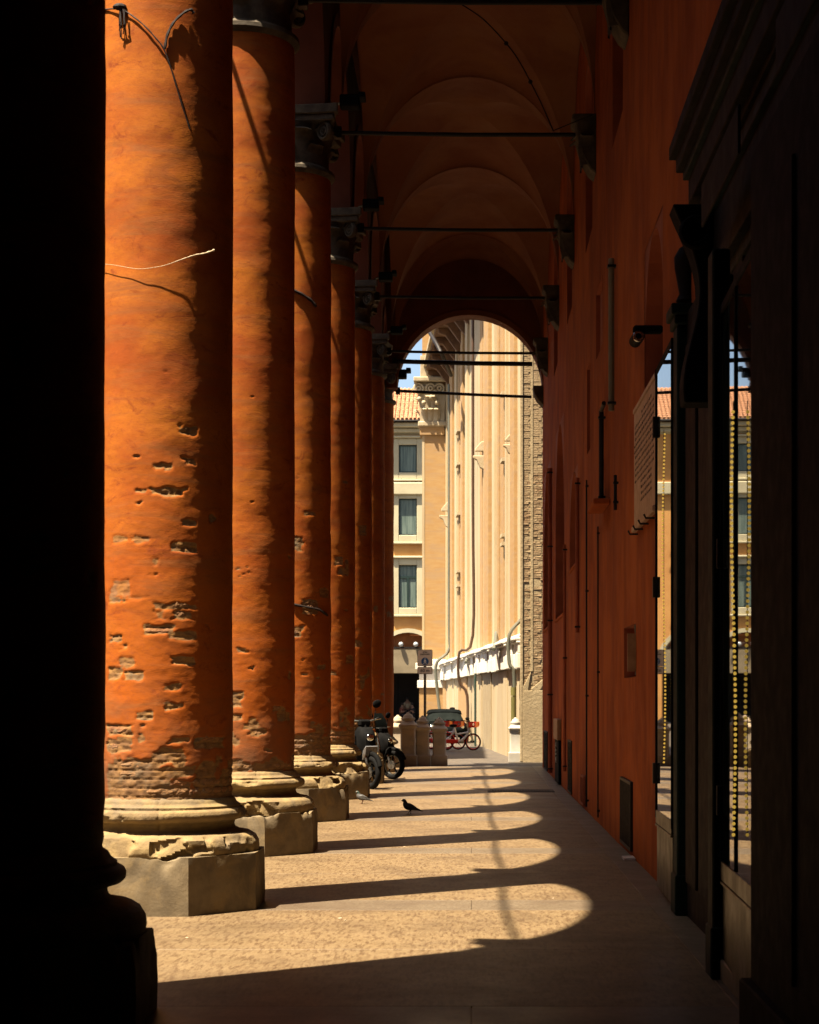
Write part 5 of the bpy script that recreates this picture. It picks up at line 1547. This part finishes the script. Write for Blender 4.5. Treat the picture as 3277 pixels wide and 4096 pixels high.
# ---- shared bikes
def wheel(parent, x, z, r, tyre='rubber', rim='bikered', spokes=12, w=0.022, nm='wheel'):
    o = MB().torus(r - w, w, 40, 8, T(x, 0, z, rx=PI / 2)).build(nm, tyre, parent, 60)
    MB().torus(r - w * 2.4, w * 0.6, 36, 6, T(x, 0, z, rx=PI / 2)).build('rim', rim, o, 60)
    mb = MB()
    for i in range(spokes):
        a = 2 * PI * i / spokes
        mb.tube([(x, 0.02 * (-1) ** i, z), (x + (r - w * 2.4) * math.cos(a), 0, z + (r - w * 2.4) * math.sin(a))], 0.0035, 4)
    mb.tube([(x, -0.05, z), (x, 0.05, z)], 0.035, 10)
    mb.build('spokes', 'blackplastic', o)
    return o
def bike(label):
    b = empty('shared_bicycle'); tag(b, label, 'bicycle', 'shared bicycles parked by the church')
    r = 0.30
    wheel(b, 0.52, r, r); wheel(b, -0.50, r, r)
    fr = MB()
    fr.tube(spline([(0.40, 0, 0.80), (0.30, 0, 0.55), (0.10, 0, 0.36), (-0.05, 0, 0.30)]), 0.042, 10)
    fr.tube([(-0.05, 0, 0.30), (-0.20, 0, 0.78)], 0.034, 10); fr.tube([(-0.05, 0, 0.30), (-0.50, 0.05, 0.30)], 0.022, 8); fr.tube([(-0.18, 0, 0.66), (-0.50, -0.05, 0.30)], 0.020, 8); fr.tube([(-0.18, 0, 0.66), (-0.50, 0.05, 0.30)], 0.02, 8)
    fr.tube([(0.33, 0, 0.63), (-0.15, 0, 0.55)], 0.03, 8)
    fr.build('frame', 'bikewhite', b, 50)
    MB().tube([(0.38, 0.05, 0.78), (0.52, 0.05, 0.30)], 0.018, 8).build('fork', 'alloy', b, 50)
    MB().tube([(0.38, -0.05, 0.78), (0.52, -0.05, 0.30)], 0.018, 8).build('fork', 'alloy', b, 50)
    MB().tube([(0.40, 0, 0.80), (0.34, 0, 1.0)], 0.02, 8).build('stem', 'blackplastic', b, 50)
    MB().tube(spline([(0.18, -0.28, 1.05), (0.30, -0.2, 1.03), (0.34, 0, 1.0), (0.30, 0.2, 1.03), (0.18, 0.28, 1.05)]), 0.017, 8).build('handlebar', 'blackplastic', b, 50)
    bk = MB()
    for sy in (-0.15, 0.15):
        bk.prism([(0.42, 0.80), (0.62, 0.82), (0.67, 0.87), (0.42, 0.86)], 'y', sy - 0.006, sy + 0.006)
        bk.prism([(0.42, 0.95), (0.685, 0.96), (0.70, 1.0), (0.42, 1.0)], 'y', sy - 0.006, sy + 0.006)
        for q in range(5):
            bk.box(0.42 + q * 0.062, 0.445 + q * 0.062, sy - 0.005, sy + 0.005, 0.86, 0.955)
    bk.box(0.41, 0.42, -0.15, 0.15, 0.80, 1.0); bk.box(0.42, 0.62, -0.15, 0.15, 0.80, 0.815)
    bk.build('basket', 'bikered', b)
    MB().box(0.66, 0.672, -0.15, 0.15, 0.82, 1.0).build('plate', 'bikeorange', b)
    MB().ball((-0.24, 0, 0.86), 0.13, 12, 8, (1.2, 0.7, 0.4)).build('saddle', 'blackplastic', b, 60)
    MB().tube([(-0.20, 0, 0.76), (-0.23, 0, 0.84)], 0.016, 8).build('seat_post', 'alloy', b)
    MB().torus(r + 0.03, 0.02, 16, 6, T(-0.50, 0, r, rx=PI / 2), a0=0.2, a1=PI).build('mudguard', 'bikered', b, 60)
    MB().box(-0.5, -0.02, 0.06, 0.085, 0.24, 0.38).build('chain_guard', 'bikered', b, bevel=0.03)
    MB().box(-0.5, -0.02, -0.085, -0.06, 0.24, 0.38).build('chain_guard', 'bikered', b, bevel=0.03)
    MB().tube([(-0.05, -0.11, 0.30), (0.08, -0.11, 0.18)], 0.012, 6).build('crank', 'blackplastic', b)
    MB().tube([(-0.05, 0.11, 0.30), (-0.18, 0.11, 0.42)], 0.012, 6).build('crank', 'blackplastic', b)
    return b
def relabel(o, label): o['label'] = label; return o
b1 = bike('front white shared bicycle with red basket, nearest the camera of the row')
b1.location = (-0.42, 64.6, 0); b1.rotation_euler = (0, 0, R(-24))
bpy.context.view_layer.update()
b2 = copy_tree(b1); b2.location = (-0.95, 65.5, 0); b2.rotation_euler = (0, 0, R(-22)); relabel(b2, 'middle white shared bicycle, its basket between the other two')
b3 = copy_tree(b1); b3.location = (-1.35, 66.4, 0); b3.rotation_euler = (0, 0, R(-25)); relabel(b3, 'farthest white shared bicycle, nearest the black car')

# ---- black car behind them
cr = empty('parked_car', (xat(934, 75.0), 77.0, 0), R(0)); tag(cr, 'black car with curved roof parked behind the shared bicycles', 'car')
def loft(sections, nm, m, parent, smooth=50):
    """sections: list of (x, [(y,z)...]) closed rings"""
    n_ = len(sections[0][1]); vs = []; fs = []
    for x, ring in sections:
        for (y, z) in ring: vs.append((x, y, z))
    for i in range(len(sections) - 1):
        for k_ in range(n_):
            a = i * n_ + k_; b = i * n_ + (k_ + 1) % n_
            fs.append((a, b, b + n_, a + n_))
    fs.append(tuple(range(n_))[::-1]); fs.append(tuple((len(sections) - 1) * n_ + k_ for k_ in range(n_)))
    return MB().add(vs, fs).build(nm, m, parent, smooth)
def carring(w, z0, z1, e=0.12):
    return [(-w, z0 + e), (-w + e, z0), (w - e, z0), (w, z0 + e), (w, z1 - e), (w - e, z1), (-w + e, z1), (-w, z1 - e)]
loft([(-1.85, carring(0.70, 0.35, 0.72)), (-1.75, carring(0.82, 0.25, 0.84)), (-1.0, carring(0.86, 0.20, 0.92)), (0.2, carring(0.87, 0.20, 0.94)), (1.0, carring(0.86, 0.20, 0.90)), (1.7, carring(0.80, 0.24, 0.78)), (1.86, carring(0.66, 0.35, 0.68))], 'body', 'carblack', cr)
def dome(w, z0, z1):
    return [(w * c, z0 + (z1 - z0) * s_) for c, s_ in ((1, 0), (0.97, 0.45), (0.88, 0.78), (0.68, 0.93), (0.36, 0.985), (0, 1), (-0.36, 0.985), (-0.68, 0.93), (-0.88, 0.78), (-0.97, 0.45), (-1, 0))]
loft([(-1.60, dome(0.74, 0.80, 0.95)), (-1.25, dome(0.74, 0.82, 1.22)), (-0.6, dome(0.73, 0.85, 1.385)), (0.25, dome(0.73, 0.85, 1.385)), (0.75, dome(0.74, 0.85, 1.22)), (1.35, dome(0.76, 0.80, 0.93))], 'cabin', 'carglass', cr)
loft([(-1.1, dome(0.70, 1.20, 1.31)), (-0.6, dome(0.70, 1.26, 1.42)), (0.25, dome(0.70, 1.26, 1.42)), (0.6, dome(0.70, 1.18, 1.31))], 'roof', 'carblack', cr)
for x in (-1.15, 1.15):
    for y in (-0.80, 0.80):
        w_ = MB().torus(0.24, 0.085, 24, 8, T(x, y, 0.31, rx=PI / 2)).build('wheel', 'rubber', cr, 60)
        MB().tube([(x, y - 0.07, 0.31), (x, y + 0.07, 0.31)], 0.18, 16).build('rim', 'alloy', w_, 40)
for y in (-0.6, 0.6):
    MB().ball((1.80, y, 0.66), 0.12, 10, 6, (0.5, 1, 0.8)).build('headlight', 'mirror', cr, 60)
    MB().ball((-1.80, y, 0.72), 0.10, 10, 6, (0.4, 1, 0.8)).build('tail_light', 'bikered', cr, 60)
for y in (-0.92, 0.92): MB().ball((0.62, y, 1.0), 0.09, 8, 6, (0.7, 1, 0.8)).build('wing_mirror', 'carblack', cr, 60)
MB().ball((-0.2, 0.35, 1.44), 0.12, 10, 6, (1.3, 1, 0.5)).build('roof_pod', 'blackplastic', cr, 60)
cr.rotation_euler = (0, 0, R(-86)); cr.scale = (1, 1, 0.95)

# ---- scooters between the columns
def scooter(label, silver, big):
    s = empty('motor_scooter'); tag(s, label, 'scooter', 'scooters parked between the columns')
    r = 0.325 if big else 0.28; wr = 0.055
    fx = 0.66
    f = MB().torus(r - wr, wr, 44, 10, T(fx, 0, r, rx=PI / 2)).build('front_wheel', 'rubber', s, 60)
    MB().torus(r - wr * 2.0, 0.022, 36, 6, T(fx, 0, r, rx=PI / 2)).build('rim', 'alloy', f, 60)
    mb = MB()
    for i in range(5):
        a = 2 * PI * i / 5 + 0.3
        mb.tube([(fx, 0, r), (fx + (r - 0.1) * math.cos(a), 0, r + (r - 0.1) * math.sin(a))], [0.022, 0.014], 6)
    mb.tube([(fx, -0.06, r), (fx, 0.06, r)], 0.04, 12); mb.build('spokes', 'blackplastic', f)
    MB().tube([(fx, -0.065, r), (fx, -0.058, r)], 0.10, 20).build('brake_disc', 'chrome', f, 40)
    w = MB().torus(r - 0.06, 0.065, 40, 10, T(-0.66, 0, r, rx=PI / 2)).build('rear_wheel', 'rubber', s, 60)
    MB().tube([(-0.66, -0.05, r), (-0.66, 0.05, r)], 0.17, 18).build('rim', 'alloy', w, 40)
    for y in (-0.09, 0.09):
        MB().tube([(0.44, y, 0.90), (0.60, y, 0.50), (fx, y, r)], [0.026, 0.024, 0.022], 10).build('fork', 'chrome', s, 50)
    MB().torus(r + 0.025, 0.045, 20, 8, T(fx, 0, r, rx=PI / 2), a0=0.35, a1=2.2).build('front_fender', 'blackplastic', s, 60)
    # leg shield and front fairing
    loft([(0.30, [(-0.17, 0.40), (0.17, 0.40), (0.21, 0.66), (0.19, 0.92), (0.12, 1.02), (-0.12, 1.02), (-0.19, 0.92), (-0.21, 0.66)]),
          (0.40, [(-0.20, 0.36), (0.20, 0.36), (0.24, 0.66), (0.21, 0.92), (0.13, 1.04), (-0.13, 1.04), (-0.21, 0.92), (-0.24, 0.66)]),
          (0.50, [(-0.13, 0.44), (0.13, 0.44), (0.18, 0.66), (0.16, 0.88), (0.09, 1.0), (-0.09, 1.0), (-0.16, 0.88), (-0.18, 0.66)]),
          (0.60, [(-0.05, 0.62), (0.05, 0.62), (0.10, 0.72), (0.09, 0.84), (0.05, 0.92), (-0.05, 0.92), (-0.09, 0.84), (-0.10, 0.72)])], 'leg_shield', 'blackplastic', s, 50)
    MB().prism([(0.50, 0.46), (0.62, 0.58), (0.66, 0.74), (0.56, 0.66)], 'y', -0.15, 0.15).build('nose_panel', 'silverpaint' if silver else 'blackplastic', s, bevel=0.03)
    for sy in (-1, 1):
        MB().tube([(0.42, sy * 0.24, 0.94), (0.46, sy * 0.27, 0.7), (0.44, sy * 0.24, 0.38)], 0.012, 6).build('trim', 'chrome' if silver else 'alloy', s, 60)
    MB().box(-0.15, 0.36, -0.19, 0.19, 0.30, 0.40).build('floorboard', 'blackplastic', s, bevel=0.03)
    loft([(-0.95, carring(0.09, 0.58, 0.76, 0.04)), (-0.75, carring(0.18, 0.42, 0.80, 0.06)), (-0.35, carring(0.21, 0.32, 0.80, 0.06)), (-0.12, carring(0.16, 0.34, 0.74, 0.06))], 'rear_body', 'silverpaint' if silver else 'blackplastic', s)
    loft([(-0.92, carring(0.10, 0.78, 0.90, 0.03)), (-0.6, carring(0.16, 0.78, 0.92, 0.04)), (-0.25, carring(0.15, 0.76, 0.86, 0.04)), (-0.05, carring(0.10, 0.74, 0.82, 0.03))], 'seat', 'rubber', s)
    MB().tube([(0.42, 0, 1.0), (0.36, 0, 1.14)], 0.03, 8).build('stem', 'blackplastic', s)
    MB().tube(spline([(0.20, -0.36, 1.16), (0.32, -0.2, 1.14), (0.36, 0, 1.12), (0.32, 0.2, 1.14), (0.20, 0.36, 1.16)]), 0.015, 8).build('handlebar', 'alloy', s, 60)
    for sy in (-1, 1):
        MB().tube([(0.13, sy * 0.44, 1.175), (0.22, sy * 0.33, 1.16)], 0.022, 8).build('grip', 'rubber', s)
        MB().tube([(0.28, sy * 0.26, 1.15), (0.26, sy * 0.42, 1.17)], 0.008, 6).build('brake_lever', 'chrome', s)
        MB().tube([(0.30, sy * 0.24, 1.15), (0.28, sy * 0.30, 1.34)], 0.008, 6).build('mirror_stalk', 'blackplastic', s)
        mo = MB(); mo.ball((0, 0, 0), 0.095, 16, 10, (0.22, 1.0, 0.72)); q = mo.build('mirror', 'blackplastic', s, 60, loc=(0.28, sy * 0.32, 1.42)); q.rotation_euler = (0.3 * sy, 0, 0)
        mo = MB(); mo.ball((-0.008, 0, 0), 0.085, 16, 10, (0.20, 1.0, 0.72)); mo.build('mirror_glass', 'mirror', q, 60)
    MB().box(0.30, 0.42, -0.12, 0.12, 1.04, 1.16).build('headset', 'blackplastic', s, bevel=0.03)
    if big:
        loft([(0.36, [(-0.22, 1.02), (0.22, 1.02), (0.23, 1.04), (-0.23, 1.04)]), (0.30, [(-0.20, 1.3), (0.20, 1.3), (0.21, 1.32), (-0.21, 1.32)]), (0.24, [(-0.13, 1.46), (0.13, 1.46), (0.13, 1.47), (-0.13, 1.47)])], 'windscreen', 'carglass', s)
    MB().ball((0.585, 0, 0.86), 0.085, 12, 8, (0.5, 1, 0.8)).build('headlight', 'mirror', s, 60)
    MB().tube([(-0.2, -0.2, 0.22), (-0.55, -0.22, 0.30), (-0.95, -0.22, 0.40)], [0.02, 0.05, 0.045], 8).build('exhaust', 'alloy', s, 60)
    MB().box(-0.6, -0.1, -0.12, 0.12, 0.2, 0.34).build('engine', 'alloy', s, bevel=0.03)
    MB().tube([(-0.2, 0.12, 0.3), (-0.1, 0.26, 0.0)], 0.012, 6).build('kickstand', 'iron', s)
    return s
s1 = scooter('nearer parked scooter with silver front panel and round mirror, its tyre seen end on', True, False)
s1.location = (-2.42, 38.35, 0); s1.rotation_euler = (0, 0, R(-57)); s1.scale = (1.12, 1.12, 1.22)
s2 = scooter('farther parked black scooter with big spoked front wheel beside the bollards', False, True)
s2.location = (-2.34, 42.6, 0); s2.rotation_euler = (0, 0, R(-35)); s2.scale = (1.02, 1.02, 1.02)

# ---- pigeons
def pigeon(label, m, loc, rz, walk=0.0):
    p = empty('pigeon', loc, rz); tag(p, label, 'pigeon', 'pigeons walking on the portico floor')
    # body faces -x ; lofted from breast to tail
    secs = [(-0.118, 0.20, 0.003, 0.003), (-0.112, 0.21, 0.020, 0.022), (-0.098, 0.222, 0.027, 0.028), (-0.082, 0.222, 0.026, 0.027), (-0.076, 0.203, 0.025, 0.028), (-0.074, 0.178, 0.032, 0.038), (-0.066, 0.150, 0.045, 0.052), (-0.040, 0.128, 0.058, 0.062),
            (0.0, 0.118, 0.062, 0.058), (0.045, 0.108, 0.052, 0.045), (0.09, 0.092, 0.036, 0.028), (0.13, 0.075, 0.026, 0.014), (0.17, 0.060, 0.028, 0.008), (0.215, 0.045, 0.028, 0.004)]
    # frame along path
    n_ = 14; vs = []; fs = []
    for i, (x, z, wy, wz) in enumerate(secs):
        a = secs[max(0, i - 1)]; b = secs[min(len(secs) - 1, i + 1)]
        d = Vector((b[0] - a[0], 0, b[1] - a[1])).normalized(); nrm = Vector((-d.z, 0, d.x))
        for k_ in range(n_):
            t = 2 * PI * k_ / n_
            vs.append(Vector((x, 0, z)) + Vector((0, wy * math.cos(t), 0)) + nrm * (wz * math.sin(t)))
    for i in range(len(secs) - 1):
        for k_ in range(n_):
            a = i * n_ + k_; b = i * n_ + (k_ + 1) % n_
            fs.append((a, b, b + n_, a + n_))
    fs.append(tuple(range(n_))); fs.append(tuple(range((len(secs) - 1) * n_, len(secs) * n_)))
    o = MB().add(vs, fs).build('body', m, p, 180)
    sb = o.modifiers.new('s', 'SUBSURF'); sb.levels = 1; sb.render_levels = 1
    MB().tube([(-0.117, 0, 0.218), (-0.142, 0, 0.210)], [0.008, 0.002], 6).build('beak', 'blackplastic', p, 60)
    for sy in (-1, 1):
        MB().ball((-0.107, sy * 0.023, 0.226), 0.005, 6, 5).build('eye', 'bikeorange' if m == 'birdgrey' else 'black', p, 60)
        wv = [(-0.05, sy * 0.050, 0.15), (0.0, sy * 0.068, 0.155), (0.06, sy * 0.058, 0.135), (0.12, sy * 0.034, 0.100), (0.185, sy * 0.016, 0.062), (0.10, sy * 0.050, 0.085), (0.03, sy * 0.066, 0.090), (-0.04, sy * 0.055, 0.105)]
        vs = [Vector(v_) for v_ in wv] + [Vector(v_) - Vector((0, sy * 0.012, 0)) for v_ in wv]
        n8 = 8; fsx = [tuple(range(n8)), tuple(range(2 * n8 - 1, n8 - 1, -1))] + [(i, (i + 1) % n8, n8 + (i + 1) % n8, n8 + i) for i in range(n8)]
        MB().add(vs, fsx).build('wing', m, p, 60)
        hx0 = -0.005 + sy * walk; fxx = hx0 + sy * walk * 0.8 - 0.005
        mb = MB(); mb.tube([(0.01, sy * 0.02, 0.075), (hx0 + 0.012, sy * 0.022, 0.045), (fxx, sy * 0.022, 0.008)], [0.014, 0.005, 0.004], 6)
        for an in (-0.5, 0, 0.5, PI):
            L = 0.032 if an != PI else 0.018
            mb.tube([(fxx, sy * 0.022, 0.006), (fxx - L * math.cos(an), sy * 0.022 + L * math.sin(an), 0.003)], [0.004, 0.002], 5)
        mb.build('leg', 'birdleg' if m == 'birdgrey' else 'blackplastic', p, 60)
    return p
a = gnd(863, 1715); pg = pigeon('black pigeon walking left across the middle of the sunlit floor', 'birdblack', (a.x, a.y, 0), 0.0, 0.012); pg.scale = (1.02, 1.02, 1.02)
a = gnd(763, 1693); pg = pigeon('mottled grey pigeon standing beside the plinth at the edge of the floor', 'birdgrey', (a.x, a.y, 0), R(8), 0.006); pg.scale = (0.95, 0.95, 0.95)

# ---- people far away at the cafe
def person(label, joints, radii, edges_, top, loc, rz=0, hair='hair'):
    """one skinned body; shirt is a slightly wider skinned child over the torso and arms"""
    p = empty('person', loc, rz); tag(p, label, 'person')
    def skin(name, js, rs, es, m, root):
        me = bpy.data.meshes.new(name); me.from_pydata(js, es, [])
        o = bpy.data.objects.new(name, me); link(o, p); me.materials.append(MT[m])
        sm = o.modifiers.new('skin', 'SKIN'); sm.use_smooth_shade = True
        lay = me.skin_vertices[0] if me.skin_vertices else None
        if lay is None:
            bm = bmesh.new(); bm.from_mesh(me); bm.verts.layers.skin.verify(); bm.to_mesh(me); bm.free(); lay = me.skin_vertices[0]
        for i, r in enumerate(rs): lay.data[i].radius = (r, r)
        lay.data[root].use_root = True
        ss = o.modifiers.new('sub', 'SUBSURF'); ss.levels = 1; ss.render_levels = 1
        return o
    skin('body', joints, radii, edges_, 'skin', 0)
    keep = [i for i in range(len(joints)) if i in (0, 1, 2, 5, 6, 8, 9)]
    mp = {k_: i for i, k_ in enumerate(keep)}
    es = [(mp[a], mp[b]) for a, b in edges_ if a in mp and b in mp]
    skin('shirt', [joints[k_] for k_ in keep], [radii[k_] * 1.15 for k_ in keep], es, top, 0)
    leg_ids = [k_ for k_ in (0, 11, 12, 14, 15)]
    mp = {k_: i for i, k_ in enumerate(leg_ids)}
    es = [(mp[a], mp[b]) for a, b in edges_ if a in mp and b in mp]
    skin('trousers', [joints[k_] for k_ in leg_ids], [radii[k_] * 1.18 for k_ in leg_ids], es, 'shirtb', 0)
    h = joints[4]
    MB().ball((h[0], h[1] + 0.02, h[2] + 0.04), 0.118, 12, 8, (0.95, 1.0, 0.95)).build('hair', hair, p, 60)
    MB().ball((h[0], h[1] - 0.10, h[2] - 0.01), 0.022, 8, 6).build('nose', 'skin', p, 60)
E_ = [(0, 1), (1, 2), (2, 3), (3, 4), (2, 5), (5, 6), (6, 7), (2, 8), (8, 9), (9, 10), (0, 11), (11, 12), (12, 13), (0, 14), (14, 15), (15, 16)]
Rr_ = [0.16, 0.15, 0.16, 0.06, 0.10, 0.07, 0.05, 0.04, 0.07, 0.05, 0.04, 0.09, 0.06, 0.045, 0.09, 0.06, 0.045]
def stand():
    return [(0, 0, 0.95), (0, 0, 1.18), (0, 0, 1.42), (0, 0, 1.53), (0, -0.02, 1.65), (-0.2, 0, 1.38), (-0.26, -0.02, 1.12), (-0.22, -0.15, 0.95), (0.2, 0, 1.38), (0.26, -0.02, 1.12), (0.20, -0.18, 0.98), (-0.10, 0, 0.85), (-0.11, 0, 0.48), (-0.11, -0.04, 0.06), (0.10, 0, 0.85), (0.11, 0.02, 0.48), (0.11, 0, 0.06)]
def sit():
    return [(0, 0, 0.55), (0, 0.02, 0.80), (0, 0.0, 1.06), (0, -0.01, 1.16), (0, -0.05, 1.29), (-0.2, 0, 1.02), (-0.27, -0.08, 0.78), (-0.12, -0.28, 0.80), (0.2, 0, 1.02), (0.27, -0.08, 0.78), (0.12, -0.28, 0.86), (-0.10, -0.08, 0.52), (-0.13, -0.45, 0.50), (-0.13, -0.45, 0.06), (0.10, -0.08, 0.52), (0.13, -0.45, 0.50), (0.13, -0.45, 0.06)]
person('waiter in a cream shirt standing in the dark arcade of the town house', stand(), Rr_, E_, 'shirtw', (xat(858, 131.4), 131.4, 0), R(10))
person('seated guest in a black shirt at the cafe, right of the waiter', sit(), Rr_, E_, 'shirtb', (xat(869, 130), 130, 0), R(-60))
person('seated guest in a rust red shirt at the cafe, left of the waiter', sit(), Rr_, E_, 'shirtr', (xat(846, 129.8), 129.8, 0), R(70))
def stool(loc, label):
    s = empty('cafe_stool', loc); tag(s, label, 'stool', 'cafe stools')
    MB().lathe([(0.19, 0.40), (0.20, 0.43), (0.18, 0.45)], 16).build('seat', 'darkwood', s, 40)
    for i in range(4):
        a = i * PI / 2 + PI / 4
        MB().tube([(0.12 * math.cos(a), 0.12 * math.sin(a), 0.40), (0.18 * math.cos(a), 0.18 * math.sin(a), -0.03)], 0.016, 6).build('leg', 'iron', s)
stool((xat(869, 130), 130, 0), 'cafe stool under the guest in the black shirt')
stool((xat(846, 129.8), 129.8, 0), 'cafe stool under the guest in the rust red shirt')
